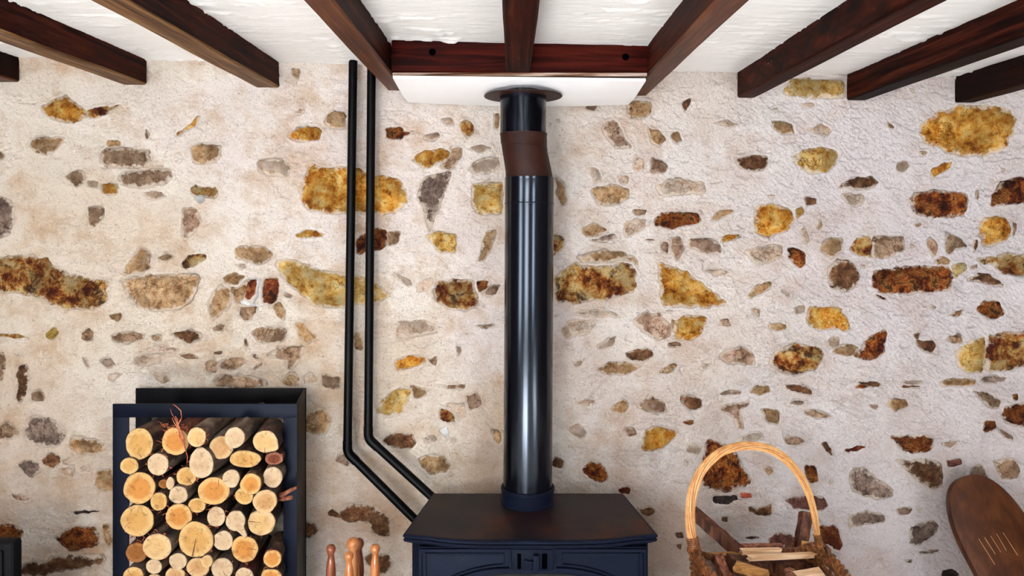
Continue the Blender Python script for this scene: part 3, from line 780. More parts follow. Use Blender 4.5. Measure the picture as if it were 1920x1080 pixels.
mk('floor', MB().box(RX0-.1, RX1+.1, RY0-.1, WALL+.2, -.1, 0), M['floor'], kind='structure')
def hole_wall(name, a0, a1, z1, holes, put):     # wall in (a, z) with rectangular window holes, put(a0,a1,z0,z1) adds a box
    xs = sorted({a0, a1} | {h[0] for h in holes} | {h[1] for h in holes})
    for x0, x1 in zip(xs, xs[1:]):
        hs = [h for h in holes if h[0] <= x0 and h[1] >= x1]
        if not hs: put(x0, x1, 0, z1)
        else: put(x0, x1, 0, hs[0][2]); put(x0, x1, hs[0][3], z1)
WB = [(-1.7, -.4, .5, 1.88), (1.32, 2.08, .58, 1.82)]
mb = MB(); hole_wall('f', RX0-.1, RX1+.1, 2.1, WB, lambda a, b, c, d: mb.box(a, b, RY0-.2, RY0, c, d)); mk('wall_front', mb, M['room'], kind='structure')
WS = [(-1.62, -.28, .52, 1.78)]
mb = MB(); hole_wall('l', RY0, WALL, 2.1, WS, lambda a, b, c, d: mb.box(RX0-.2, RX0, a, b, c, d)); mk('wall_left', mb, M['room'], kind='structure')
mk('wall_right', MB().box(RX1, RX1+.2, RY0, WALL, 0, 2.1), M['room'], kind='structure')
M['sash'] = mat('white_sash_paint', [(225,225,222),(235,235,232)], 5, .4)
for n, (a, b, c, d) in enumerate(WB):
    f_ = MB()
    for q in ((a, a+.05, c, d), (b-.05, b, c, d), (a+.05, b-.05, c, c+.05), (a+.05, b-.05, d-.05, d), ((a+b)/2-.02, (a+b)/2+.02, c+.05, d-.05)): f_.box(q[0], q[1], RY0-.03, RY0+.01, q[2], q[3])
    mk('window_%d' % (n+1), f_, M['sash'], kind='structure')
a, b, c, d = WS[0]; f_ = MB()
for q in ((a, a+.05, c, d), (b-.05, b, c, d), (a+.05, b-.05, c, c+.05), (a+.05, b-.05, d-.05, d), ((a+b)/2-.02, (a+b)/2+.02, c+.05, d-.05)): f_.box(RX0-.03, RX0+.01, q[0], q[1], q[2], q[3])
mk('window_3', f_, M['sash'], kind='structure')
# ------------------------------------------------------------------ roof timbers
def joist(x0px, x1px, y_end, side, under, label, xs=None, name='ceiling_joist', dep=.084):
    x0, x1 = xs if xs else ((x0px-960)/560, (x1px-960)/560); xm = (x0+x1)/2
    zb = CEIL(xm)-dep; mb = MB(); ys = np.concatenate([[RY0], np.arange(1.2, y_end, .05), [y_end]]); k = rs.uniform(0, 90)
    rr = []
    for y in ys:
        w = lambda q, s=.005: float(fbm(np.array([y*3+k+q]), np.array([q*7.]), 3)[0])*s
        e = .005
        x0_, x1_, zb_ = x0+w(1), x1+w(2), zb+w(3, .004)
        rr.append([(x0_, y, CEIL(x0)+.02), (x0_, y, zb_+e), (x0_+e, y, zb_), (x1_-e, y, zb_), (x1_, y, zb_+e), (x1_, y, CEIL(x1)+.02)])
    mb.rings(rr)
    o = mk(name, mb, M[side], sharp=30, label=label, category='beam', group='dark wooden ceiling joists')
    o.data.materials.append(M[under])  # underside material; the lighter ones carry floor bounce in their colour
    for p in o.data.polygons:
        if p.normal.z < -.6: p.material_index = 1
    return o
G = 'dark-stained ceiling joist '
joist(-8, 36, WALL+.0, 'joist_dark', 'joist_brown', 'short end of dark ceiling joist in the top left corner of the wall')
joist(231, 275, WALL+.0, 'joist_stain', 'joist_lit_under', 'dark joist with pale underside coloured as floor-lit, second joist from the left')
joist(481, 524, WALL+.0, 'joist_stain', 'joist_lit_under', 'dark grained joist with brown underside coloured as floor-lit ending above log store')
joist(726, 761, WALL+.0, 'joist_stain', 'joist_brown', 'reddish-brown joist at left end of the cross beam, beside the two pipes')
joist(0, 0, 2.15, 'joist_stain', 'joist_stain', 'short central joist butting into the cross beam above the flue', xs=(-.0184, .0537))
joist(1179, 1214, WALL+.0, 'joist_stain', 'joist_brown', 'brown joist at right end of the cross beam, knotty left side')
joist(1383, 1417, WALL+.0, 'joist_flecked', 'joist_stain', 'dark red joist with flecks of white paint, right of the cross beam')
joist(1588, 1625, WALL+.0, 'joist_stain', 'joist_dark', 'dark joist beside the yellow stone under the ceiling, second from the right')
joist(1790, 1827, WALL+.0, 'joist_dark', 'joist_dark', 'plain dark joist above the big oval ochre stone, rightmost')
tr = MB(); x0, x1 = -.347, .393; zt = EYE+.53; zb = EYE+.430
rr = []
for x in np.linspace(x0, x1, 30):
    w_ = float(fbm(np.array([x*6]), np.array([2.]), 3)[0])*.005; e = .004
    rr.append([(x, 2.15, CEIL(x)+.02), (x, 2.15, zb+w_+e), (x, 2.15+e, zb+w_), (x, 2.21, zb+w_), (x, 2.21, CEIL(x)+.02)])
tr.rings(rr)
t = mk('cross_beam', tr, M['beam_stain'], sharp=30, label='short dark red cross beam between two joists above the flue', category='beam')
for px_, py_ in ((811, 98), (1173, 107)):
    c = P(px_, py_, 2.15); mb = MB()
    rr = [[(c.x+r*math.cos(a), 2.15+y, c.z+r*math.sin(a)) for a in np.linspace(0, 2*PI, 13)[:-1]] for r, y in ((.010,.0),(.010,-.002),(.0075,-.003),(.006,-.001),(.004,-.001))]
    mk('bolt_head', mb.rings(rr), M['iron_dark'], t)
bt = MB(); rr = []                                     # small pale batten under the cross beam
bt.box(-.345, .39, 2.155, 2.205, EYE+.419, EYE+.4295)
mk('batten', bt, M['beam_worn'], t, bevel=.002, label='pale paint-smeared batten along the underside')
# white board under the beams
bm_ = MB(); nx_, ny_ = 25, 9; X0, X1 = -.343, .385; th = .008; d0, d1 = 2.150, 2.47
def bz(x, y):
    u = (x-X0)/(X1-X0)*2-1; v_ = (y-d0)/(d1-d0)
    return EYE+.4075-.009*(1-u*u)*min(1, v_*4)-.018*min(1, v_*1.6)+(.004*u*-1)
g0 = []
for s in (0, 1):
    for j in range(ny_):
        for i in range(nx_):
            x = X0+(X1-X0)*i/(nx_-1); y = d0+(d1-d0)*j/(ny_-1)
            bm_.v.append((x, y, bz(x, y)+s*th)); bm_.a.append(0)
def q_(s, j, i): return s*nx_*ny_+j*nx_+i
for j in range(ny_-1):
    for i in range(nx_-1):
        bm_.f.append((q_(0,j,i), q_(0,j+1,i), q_(0,j+1,i+1), q_(0,j,i+1))); bm_.f.append((q_(1,j,i), q_(1,j,i+1), q_(1,j+1,i+1), q_(1,j+1,i)))
for i in range(nx_-1):
    bm_.f.append((q_(0,0,i), q_(0,0,i+1), q_(1,0,i+1), q_(1,0,i))); bm_.f.append((q_(0,ny_-1,i+1), q_(0,ny_-1,i), q_(1,ny_-1,i), q_(1,ny_-1,i+1)))
for j in range(ny_-1):
    bm_.f.append((q_(0,j+1,0), q_(0,j,0), q_(1,j,0), q_(1,j+1,0))); bm_.f.append((q_(0,j,nx_-1), q_(0,j+1,nx_-1), q_(1,j+1,nx_-1), q_(1,j,nx_-1)))
wb = mk('flue_board', bm_, M['board'], label='white board around the flue under the cross beam', category='board')

# ------------------------------------------------------------------ flue
fl = empty('stove_flue', (.048, 2.275, EYE-.81), 'tall glossy black flue pipe with a brown cranked elbow rising from the stove', 'flue pipe')
FY = 2.275
def ringc(x, z, r, tilt=0, n=48):
    return [(x+r*math.cos(a)*math.cos(tilt), FY+r*math.sin(a), z-r*math.cos(a)*math.sin(tilt)) for a in np.linspace(0, 2*PI, n+1)[:-1]]
RL = .0745
L = [ringc(.0478, EYE-.806, RL)]
for z, r in ((.03, RL), (.0305, RL+.0008), (.034, RL+.0012), (.0375, RL+.0008), (.038, RL-.0002)):
    L.append(ringc(.0528, EYE+z+.02, r))
L += [ringc(.0535, EYE+.124, RL), ringc(.0535, EYE+.126, RL+.0006), ringc(.0535, EYE+.134, RL+.0008), ringc(.0535, EYE+.1345, RL-.003)]
mk('lower_pipe', MB().rings(L), M['flue_black'], fl, sharp=30)
tl = math.radians(9)
E = [ringc(.0535, EYE+.13, .0725), ringc(.052, EYE+.145, .0722, tl*.7), ringc(.0375, EYE+.226, .0712, tl), ringc(.0372, EYE+.2275, .0722, tl), ringc(.0368, EYE+.2295, .0724, tl), ringc(.0365, EYE+.231, .0712, tl*.8),
     ringc(.035, EYE+.262, .0712, tl*.2), ringc(.035, EYE+.263, .0722), ringc(.035, EYE+.267, .0724), ringc(.035, EYE+.268, .070)]
mk('elbow', MB().rings(E), M['flue_brown'], fl, sharp=30, label='matt brown cranked elbow')
U = [ringc(.034, EYE+.262, .0700), ringc(.034, EYE+.40, .0700)]
mk('upper_pipe', MB().rings(U), M['flue_black'], fl)
C = [ringc(.034, EYE+.379, .071), ringc(.034, EYE+.3785, .118), ringc(.034, EYE+.3805, .1195), ringc(.034, EYE+.3825, .118), ringc(.034, EYE+.3825, .071)]
m_ = MB(); m_.rings(C+[C[0]], cap=False); mk('ceiling_plate', m_, M['flue_brown'], fl, label='round brown-black closing plate at the top')

# ------------------------------------------------------------------ heating pipes
def hpipe(name, pts, r, label):
    p = [P(*q) for q in pts]
    root = empty(name, p[0], label, 'pipe', 'black heating pipes beside the flue')
    a, b, c, d = p[0], p[1], p[2], p[3]
    top = a.copy(); top.z = CEIL(a.x)+.005
    # bend centre between b and c
    mk('vertical_pipe', MB().tube([top, a, b], r, 20), M['pipe_black'], root)
    mk('diagonal_pipe', MB().tube([c, d], r, 20), M['pipe_black'], root)
    bend = [];
    for t in np.linspace(0, 1, 9):
        m0 = b + (b-a).normalized()*((c-b).length*.55); bend.append(b*(1-t)**2+m0*2*t*(1-t)+c*t*t)
    u = (b-a).normalized(); v_ = (d-c).normalized()
    mk('elbow', MB().tube([b-u*.02]+bend+[c+v_*.02], r*1.09, 20), M['pipe_black'], root)
    return root
hpipe('heating_pipe', [(662, 122, 2.44), (651.5, 838, 2.44), (660, 857, 2.44), (800, 996, 2.42)], .0142, 'left one of the two slim black pipes bending towards the stove')
hpipe('heating_pipe', [(696.5, 134, 2.44), (690.5, 812, 2.44), (700, 831, 2.44), (828, 948, 2.42)], .0142, 'right one of the two slim black pipes, nearer to the flue')

# ------------------------------------------------------------------ stove
ZT = EYE-.853; SX = .050
st = empty('wood_stove', (SX, 2.18, 0), 'blue-grey cast iron stove with heat-stained brown top under the flue', 'stove')
def topplan(g):                       # outline of the top plate, grown by g
    pts = [(-.297-g*.6, 2.342+g*.3)]
    F_ = [(-.345-g, 2.040-g*.2), (-.325-g*.7, 2.030-g)]
    for x in np.linspace(-.28, .28, 15): F_.append((x, 1.990-g+.038*(x/.3)**4+.004))
    F_ += [(.325+g*.7, 2.030-g), (.345+g, 2.040-g*.2)]
    return [(SX+x, y) for x, y in pts+F_+[(.297+g*.6, 2.342+g*.3)]]
rr = []
for g, z in ((-.006, 0), (0, -.001), (.003, -.004), (.003, -.008), (0, -.0105), (-.004, -.0108), (-.004, -.0125), (0, -.013), (.002, -.016), (.0, -.021), (-.010, -.022)):
    rr.append([(x, y, ZT+z) for x, y in topplan(g)])
tp = mk('top_plate', MB().rings(rr), M['iron'], st, sharp=28, seg=1)
tp.data.materials.append(M['iron_top'])
for p in tp.data.polygons:
    if p.normal.z > .9 and p.area > .01: p.material_index = 1
bxl, bxr, by = SX-.315, SX+.315, 2.050
body = [(bxl+.03, 2.32), (bxl-.012, by+.02), (bxl+.012, by), (bxr-.012, by), (bxr+.012, by+.02), (bxr-.03, 2.32)]
mk('body', MB().slab(body, .09, ZT-.0215), M['iron'], st, bevel=.003)
for sx_ in (bxl+.02, bxr-.02):
    for y_ in (2.09, 2.28):
        mk('leg', MB().lathe((sx_, y_, 0), [(.026, 0), (.028, .01), (.018, .03), (.022, .092)], 16), M['iron'], st)
# door front with spandrel mouldings: positions read at the door plane
dfr = 2.030
def D(px_, py_, d=dfr): q = P(px_, py_, d); return (q.x, q.z)
dz1 = D(900, 1026)[1]; dx0, dx1 = D(785, 0)[0], D(1213, 0)[0]
door = mk('door', MB().box(dx0, dx1, dfr+.001, by+.001, .14, dz1), M['iron'], st, bevel=.002)
def strip(pts, w, h, closed=False, y=dfr):
    mb = MB(); n = len(pts); rr = []
    for i in range(n):
        a = pts[(i-1) % n] if closed or i > 0 else pts[i]; b = pts[(i+1) % n] if closed or i < n-1 else pts[i]
        dx, dz = b[0]-a[0], b[1]-a[1]; l = math.hypot(dx, dz) or 1; nx_, nz_ = -dz/l, dx/l
        k = 1.0
        if (closed or 0 < i < n-1):
            d1 = Vector((pts[i][0]-a[0], pts[i][1]-a[1])).normalized(); d2 = Vector((b[0]-pts[i][0], b[1]-pts[i][1])).normalized()
            k = 1/max(.6, math.cos(d1.angle(d2)/2)) if d1.length and d2.length else 1
        x, z = pts[i]; hw = w/2*k
        rr.append([(x-nx_*hw, y+.002, z-nz_*hw), (x-nx_*hw*.75, y-h, z-nz_*hw*.75), (x+nx_*hw*.75, y-h, z+nz_*hw*.75), (x+nx_*hw, y+.002, z+nz_*hw)])
    if closed: rr.append(rr[0]); mb.rings(rr, cap=False)
    else: mb.rings(rr)
    return mb
def arc(xa, ya, xb, yb, ex=2.2, n=12):
    return [(xa+(xb-xa)*t, yb+(ya-yb)*(1-t)**ex) for t in np.linspace(0, 1, n)]
for sgn in (0, 1):
    mir = (lambda x: x) if sgn == 0 else (lambda x: 1998-x)
    a_ = arc(808, 1112, 958, 1067)
    outer = [(789, 1140), (789, 1031), (957, 1031), (957, 1068)]
    inner = [(798, 1140), (798, 1038), (945, 1038), (945, 1058)] + [(x, y-9) for x, y in a_[::-1] if x < 940]
    mk('moulding', strip([D(mir(x), y) for x, y in outer], .009, .007), M['iron'], door)
    mk('moulding', strip([D(mir(x), y) for x, y in inner], .0055, .005), M['iron'], door)
    mk('arch_moulding', strip([D(mir(x), y) for x, y in a_], .014, .008), M['iron'], door)
gl = [D(812, 1330)]+[D(x, y+9) for x, y in arc(812, 1112, 958, 1067)]+[D(1998-x, y+9) for x, y in arc(812, 1112, 958, 1067)[::-1]]+[D(1186, 1330)]
mk('window_glass', MB().prism(gl, dfr-.001, dfr+.004), M['glass_black'], door, smooth=False)
hs = [D(962, 1070), D(962, 1030), D(1036, 1030), D(1036, 1070)]
mk('latch_plate', MB().box(hs[0][0], hs[2][0], dfr-.003, dfr+.002, hs[0][1], hs[1][1]), M['iron'], door, bevel=.0015)
for a, b in ((970, 977), (1016, 1026)):
    p0, p1 = D(a, 1066), D(b, 1037); mk('slot', MB().box(p0[0], p1[0], dfr-.0042, dfr, p0[1], p1[1]), M['iron_dark'], door, bevel=.001)
h_ = MB(); p0 = P(986, 1051, dfr); h_.tube([(p0.x, dfr-.001, p0.z), (p0.x, dfr-.010, p0.z)], .0055, 14)
h_.tube([(p0.x, dfr-.008, p0.z), (P(1004, 0, dfr).x, dfr-.012, p0.z)], .003, 10)
p1, p2 = D(1000, 1070), D(1010, 1037); h_.box(p1[0], p2[0], dfr-.019, dfr-.008, p1[1], p2[1])
mk('handle', h_, M['iron'], door, bevel=.0012, label='raised latch handle')
CL = [(.0765, 0), (.0825, .000), (.0830, .006), (.0800, .010), (.0795, .036), (.0815, .038), (.0815, .045), (.0795, .048), (.0755, .048)]
mk('flue_collar', MB().lathe((.048, FY, ZT), CL, 48, cap=False), M['iron'], st, sharp=30)

# ------------------------------------------------------------------ log store
ls = empty('log_store', (-.87, 2.36, 0), 'blue-black metal log store with open frame against the wall', 'log store')
def frame(name, d, o, i, dep, matn, zb):
    # o: outer x0,x1,y0 px ; i: inner x0,x1,y1 px
    a, b = P(o[0], o[2], d), P(o[1], o[2], d); c, e = P(i[0], i[2], d), P(i[1], i[2], d)
    z1 = a.z; zi = c.z; f_ = empty if False else None
    r_ = mk(name, MB().box(a.x, b.x, d, d+dep, zi, z1), M[matn], ls, bevel=.0012)
    mk('upright', MB().box(a.x, c.x, d, d+dep, zb, zi), M[matn], r_, bevel=.0012)
    mk('upright', MB().box(e.x, b.x, d, d+dep, zb, zi), M[matn], r_, bevel=.0012)
    mk('bottom_bar', MB().box(c.x, e.x, d, d+dep, zb, zb+.05), M[matn], r_, bevel=.0012)
    return a.x, b.x
FD = 2.262
fa = frame('front_frame', FD, (211, 557, 757.5), (241, 531, 783), .006, 'metal_store', 0)
ba = frame('back_frame', 2.47, (254, 573.5, 728), (283, 545, 775), .005, 'metal_back', 0)
mk('side_panel', MB().slab([(fa[1]-.006, FD+.007), (fa[1]-.001, FD+.007), (ba[1]-.001, 2.468), (ba[1]-.006, 2.468)], .046, P(0, 757.5, FD).z), M['metal_back'], ls, bevel=.001)
mk('bottom_shelf', MB().box(fa[0]+.004, fa[1]-.004, FD+.006, 2.47, .02, .045), M['metal_back'], ls, bevel=.001)
# the logs: px centre, radii in the zoomed tile (x3), front distance offset, colour, bark, label
LOGS = [
(782,338,77,88,0,'yellow','bark','large cracked log in the top left corner, rough bark at its left',''),
(985,322,75,77,.004,'orange','bark_red','orange log end topped with a tuft of dry red roots','R'),
(1106,298,52,55,-.03,'cream','bark_grey','smooth pale log third from left in top row, grey bark behind',''),
(1243,358,66,66,.008,'tan','bark_grey','matt beige log end partly behind a small pale one, top row',''),
(1318,302,56,60,-.045,'pale','bark_grey','small whitish log sticking out over the beige one, top row',''),
(1492,326,70,62,0,'cream','bark','flat-sided cream log in top right corner with a short crack','K6'),
(727,460,51,48,-.01,'yellow','bark','small round yellow log just under the top left log',''),
(888,452,62,62,0,'pale','bark_grey','pinkish white round log second in the second row',''),
(1130,447,68,84,-.012,'pale','bark_grey','pear-shaped pale log below the small smooth top-row log','D'),
(1378,425,83,51,0,'yellow','bark','wide half-moon log with dark splits near the top right','S'),
(1540,420,50,36,.02,'redbrown','bark_red','dark red-brown log end tucked under the top right log',''),
(1047,520,56,52,.012,'yellow','bark','yellow log end partly hidden under the pear-shaped log',''),
(1300,533,49,51,0,'pale','bark','small pale log right of the big orange oval one',''),
(1410,563,60,58,-.03,'orange','bark','round orange-centred log overlapping a yellow one behind it',''),
(1535,526,56,58,0,'pale','bark_grey','blotchy pale log at the right bar, under the dark red-brown end',''),
(783,586,90,88,0,'orange','bark','large orange-brown log with busy grain, third from top at left bar',''),
(922,562,30,26,.01,'brown','bark_red','small broken brown stub between larger logs, left of centre',''),
(957,560,22,36,.004,'pale','bark','narrow pale sliver of wood beside the broken brown stub',''),
(1003,625,53,48,-.005,'pale','bark_grey','whitish oval log in the middle of the stack, below the sliver',''),
(1202,603,88,76,0,'orange','bark_grey','big oval orange log with straight grain near centre',''),
(1375,628,52,50,.01,'yellow','bark','yellow log end peeping out under the orange-centred one',''),
(1490,660,68,66,-.02,'tan','bark','tan log with a broken twig stub sticking out to the right','T'),
(893,662,46,50,0,'yellow','bark','small straw-coloured log between two big left logs',''),
(1108,683,50,42,.005,'yellow','bark','small yellow log right above the largest ringed log',''),
(773,768,94,90,-.004,'yellow','bark','largest yellow log at the left bar with one small notch',''),
(1003,746,76,73,0,'orange','bark','round orange log with brown bark edge, centre of stack',''),
(1215,748,52,56,0,'pale','bark','small pale log with a frayed top, right of centre',''),
(1325,770,62,66,-.006,'pale','bark','white log with a tapering tail pointing down right','L'),
(1470,780,76,72,0,'cream','bark','cream log with one dark horizontal split at right','K28'),
(884,915,80,76,-.02,'cream','bark_grey','plain pale yellow log overlapping a dark brown log end',''),
(1100,876,99,99,-.01,'yellow','bark','largest log, heart ringed by pale sapwood and split to the rim','K30'),
(1254,882,56,56,0,'pale','bark_grey','small round whitish log right beside the largest split log',''),
(1375,930,76,76,0,'orange','bark','rough orange-yellow log in the lower right of the stack',''),
(1533,984,50,50,0,'orange','bark','small bright orange log by the right bar, near the bottom',''),
(768,948,60,56,.015,'brown','bark_red','dark brown log end at left bar behind the plain pale one',''),
(1000,998,51,45,-.004,'pale','bark_grey','white oval log below the largest split log, to its left',''),
(865,1027,45,41,0,'pale','bark','small beige log near the bottom left of the stack',''),
(1112,1032,64,56,.006,'tan','bark','ringed tan log directly below the largest split log',''),
(1163,998,33,35,-.03,'cream','bark','tiny round log in front of the ringed tan one',''),
(1250,1040,60,62,0,'pale','bark_grey','mottled white log with torn surface near the bottom centre',''),
(985,1078,57,48,.01,'tan','bark','tan log cut off by the photo edge under the white oval one',''),
(1375,1084,52,50,0,'pale','bark_red','pale log with stringy bark at the bottom, right of centre',''),
(750,1086,58,56,0,'yellow','bark_grey','yellow log at the bottom of the left bar',''),
(1525,1092,60,52,0,'orange','bark','orange log at the bottom right by the bar',''),
(868,1102,44,34,.005,'tan','bark','sliver of tan log at the bottom edge, second from left',''),
]
def log(cx, cy, rx, ry, dd, fc, bk, label, flag, px=True):
    d = 2.197+dd
    if px: q = P(cx/3, 720+cy/3, d); R1, R2 = rx/3/F*d, ry/3/F*d
    else: q = Vector((cx, d, cy)); R1, R2 = rx, ry
    L_ = (2.44 if (not px or cx < 1440) else 2.33)-d; n = 36; k = rs.uniform(0, 90); th = np.linspace(0, 2*PI, n+1)[:-1]
    sh = 1+.16*fbm(np.cos(th)*1.3+k, np.sin(th)*1.3+k, 2)+.05*fbm(np.cos(th)*5+k, np.sin(th)*5+k, 2)
    if flag == 'D': sh = sh*(1+.10*np.clip(np.sin(th), 0, 1)**3-.10*np.abs(np.cos(th))*np.clip(np.sin(th), 0, 1))
    if flag == 'S': sh = sh*(1-.12*np.clip(-np.sin(th), 0, 1)+.06*np.abs(np.cos(th)))
    if flag == 'L': sh = sh*(.88+1.0*np.exp(-((th-(2*PI-.98))/.22)**2))
    if flag == 'K6': sh = sh*(1+.18*np.exp(-((th-(2*PI-.6))/.3)**2))
    root = empty('firewood_log', (q.x, d, q.z), label, 'log', 'firewood logs stacked in the store')
    rr = []; ph = rs.uniform(0, 6); lean = rs.uniform(-.02, .02) if (px and cx < 1300) else -.018
    kk = 24
    for j in range(10):
        t = j/9; y = d+.0015+L_*t; m_ = 1.02 if j else 1.0
        if flag == 'L': s_ = np.minimum(sh, 1.0+.9*(1-t*3)) if t < .34 else np.minimum(sh, 1.0)
        else: s_ = sh
        b = 1+(.05*fbm(np.cos(th)*4+k+t*3, np.sin(th)*4+t*6, 3) if j else 0)
        rr.append([(q.x+R1*s_[i]*m_*(b[i] if j else 1)*math.cos(th[i])+lean*t, y, q.z+R2*s_[i]*m_*(b[i] if j else 1)*math.sin(th[i])) for i in range(n)])
    mk('bark', MB().rings(rr), M[bk], root, sharp=70)
    fm = MB(); rings_ = []; at = []
    ex, ez = rs.uniform(-.15, .15)*R1, rs.uniform(-.15, .15)*R2
    for r in (.02, .2, .4, .6, .8, .93, .985):
        yy = d-.0010*(1-(r > .97))
        rings_.append([(q.x+ex*(1-r)+R1*r*sh[i]*math.cos(th[i]), yy, q.z+ez*(1-r)+R2*r*sh[i]*math.sin(th[i])) for i in range(n)]); at += [r]*n
    rings_.append([(q.x+R1*1.0*sh[i]*math.cos(th[i]), d+.004, q.z+R2*1.0*sh[i]*math.sin(th[i])) for i in range(n)]); at += [1]*n
    fm.rings(rings_, cap=True, attr=at)
    mk('cut_face', fm, M['face_'+fc], root, attr=True, sharp=70)
    def crk(pts, w, matn='bark_red'):
        c_ = MB(); up = []; dn = []
        for i, (u, v_) in enumerate(pts):
            ww = w*(.35+.65*i/(len(pts)-1)); u2, v2 = pts[min(i+1, len(pts)-1)]; u1, v1 = pts[max(i-1, 0)]
            l = math.hypot(u2-u1, v2-v1); nx_, nz_ = -(v2-v1)/l, (u2-u1)/l
            up.append((q.x+u*R1+nx_*ww, q.z+v_*R2+nz_*ww)); dn.append((q.x+u*R1-nx_*ww, q.z+v_*R2-nz_*ww))
        pl = up+dn[::-1]; c_.prism(pl, d-.0016, d+.002); mk('crack', c_, M['iron_dark' if matn == 'x' else 'split_dark'], root, smooth=False)
    if flag == 'K30': crk([(.02, .05), (-.04, -.3), (-.1, -.6), (-.16, -.93)], .0022)
    if flag == 'K28': crk([(.0, -.0), (-.4, .05), (-.7, .1), (-.9, .12)], .0012)
    if flag == 'K6': crk([(-.02, -.5), (-.02, -.7), (-.02, -.92)], .001)
    if flag == 'S': crk([(-.1, .2), (-.05, -.1), (.1, -.2)], .001); crk([(.35, .5), (.45, .2), (.42, -.05)], .001)
    if not flag and R1 > .022 and rs.rand() < .55:
        a0 = rs.uniform(0, 2*PI); r1 = rs.uniform(.0, .35); a1 = a0+rs.uniform(-.3, .3)
        crk([(r1*math.cos(a0), r1*math.sin(a0)), (.5*math.cos(a1), .5*math.sin(a1)), (.9*math.cos(a0+.1), .9*math.sin(a0+.1))], .0007)
    if px and R1 > .02 and rs.rand() < .5:
        fb_ = MB(); rg2 = random.Random(int(cx*7+cy))
        for _ in range(rg2.randint(3, 9)):
            t0 = rg2.uniform(0, 2*PI); u, v_ = q.x+R1*1.03*math.cos(t0), q.z+R2*1.03*math.sin(t0); y = d+.006; pth = [(u, y, v_)]
            for s_ in range(3): u += rg2.uniform(-.007, .007); v_ += rg2.uniform(-.007, .006); y -= .003; pth.append((u, y, v_))
            fb_.tube(pth, [.0011, .0009, .0008, .0005], 5)
        mk('bark_fibres', fb_, M['root'], root, kind='stuff')
    if flag == 'R':                                  # tuft of dry roots
        r_ = MB(); rg = random.Random(4)
        def T(zx, zy, dy): return P(zx/3, 720+zy/3, d+dy)
        fib = [[(1048,380),(1035,330),(1025,290),(1000,240),(985,200),(965,165),(960,140)], [(1040,350),(1030,300),(1010,250),(1000,215),(985,180)],
               [(1030,320),(1018,270),(1002,230),(1022,190),(1015,150),(990,125),(970,112)], [(1042,365),(1022,300),(1008,262),(980,215),(965,190)],
               [(1050,385),(1056,410),(1052,440)], [(1036,340),(1012,300),(1002,250),(990,230)], [(1044,372),(1034,345),(1030,310)]]
        for f_ in fib:
            r_.tube([T(a+rg.uniform(-2, 2), b, -.012-.003*rg.random()) for a, b in f_], [.0020-.0013*i/len(f_) for i in range(len(f_))], 6)
        for _ in range(34):
            a = rg.uniform(925, 1070); b = 255+rg.uniform(-45, 25)+abs(a-990)*.25; pth = [(a, b)]
            for s_ in range(4): a += rg.uniform(-16, 16); b -= rg.uniform(-2, 12); pth.append((a, b))
            r_.tube([T(u, v_, rg.uniform(-.004, .02)) for u, v_ in pth], [.0013, .0012, .001, .0008, .0005], 5)
        mk('root_tuft', r_, M['root'], root, label='tuft of dry reddish roots', kind='stuff')
    if flag == 'T':
        t_ = MB(); t_.tube([P(505, 927, d+.10), P(530, 928, d+.02), P(545, 919, d-.02), P(556, 914, d-.03)], [.009, .007, .0055, .004], 8)
        t_.tube([P(510, 934, d+.08), P(530, 935, d+.03), P(546, 933, d-.0)], [.008, .007, .006], 8)
        mk('twig', t_, M['split_red'], root, label='broken twig stub')
    return root
for L_ in LOGS: log(*L_)
# loose bark fibres hanging between the logs
rg = random.Random(11)
# the same stack carries on below the photograph, down to the shelf
z = P(0, 1105, 2.2).z-.075; row = 0
while z > .085:
    x = fa[0]+.095+(.04 if row % 2 else 0)
    while x < fa[1]-.09:
        log(x, z, .037, .036, rg.uniform(-.01, .015), rg.choice(['yellow', 'cream', 'tan', 'orange']), 'bark', 'round log in the hidden lower part of the stack', '', px=False)
        x += .079
    z -= .068; row += 1

# ------------------------------------------------------------------ fireside tools
def handle(x, y, z, r, mt, root, hl=.15):        # turned handle, top of the ball at z
    s = r/.0135
    pr = [(.001, 0), (.006, -.0012), (.0105, -.0045), (.0132, -.010), (.0135, -.015), (.0118, -.021), (.0088, -.0265), (.0082, -.031), (.0095, -.04), (.0118, -.055), (.0134, -.072), (.0136, -.088), (.012, -.105), (.009, -.122), (.0075, -.132), (.0088, -.138), (.0075, -.145)]
    return mk('handle', MB().lathe((x, y, z), [(a*s, b*s) for a, b in pr], 24), M[mt], root), z-.145*s
def tool(px_, py_, d, r, mt, head, label):
    p = P(px_, py_, d); root = empty('fire_'+head, (p.x, d, p.z), label, 'fire tool', 'wooden-handled fireside tools')
    _, zb = handle(p.x, d, p.z, r, mt, root)
    mk('rod', MB().tube([(p.x, d, zb+.004), (p.x, d, .10)], .004, 10), M['metal_back'], root)
    if head == 'brush':
        mk('brush_head', MB().lathe((p.x, d, .04), [(.03, 0), (.028, .05), (.012, .075), (.004, .08)], 16), M['split_dark'], root)
    elif head == 'shovel':
        mk('blade', MB().box(p.x-.035, p.x+.035, d-.003, d+.002, .03, .13), M['metal_back'], root, bevel=.001)
    elif head == 'poker':
        mk('hook', MB().tube([(p.x, d, .11), (p.x, d, .05), (p.x+.012, d, .04), (p.x+.022, d, .05)], .004, 8), M['metal_back'], root)
    else:
        for s_ in (-1, 1): mk('arm', MB().tube([(p.x, d, .2), (p.x+s_*.016, d, .12), (p.x+s_*.006, d, .04)], .0035, 8), M['metal_back'], root)
    return root
tool(620.5, 1020.5, 2.20, .0140, 'turned_dark', 'shovel', 'left fireside tool with dark turned wooden handle')
tool(654.5, 1033.5, 2.12, .0132, 'turned_light', 'brush', 'front fireside tool, lowest of the turned wooden handles')
tool(703.5, 1020, 2.17, .0135, 'turned_light', 'poker', 'right fireside tool with light turned wooden handle')
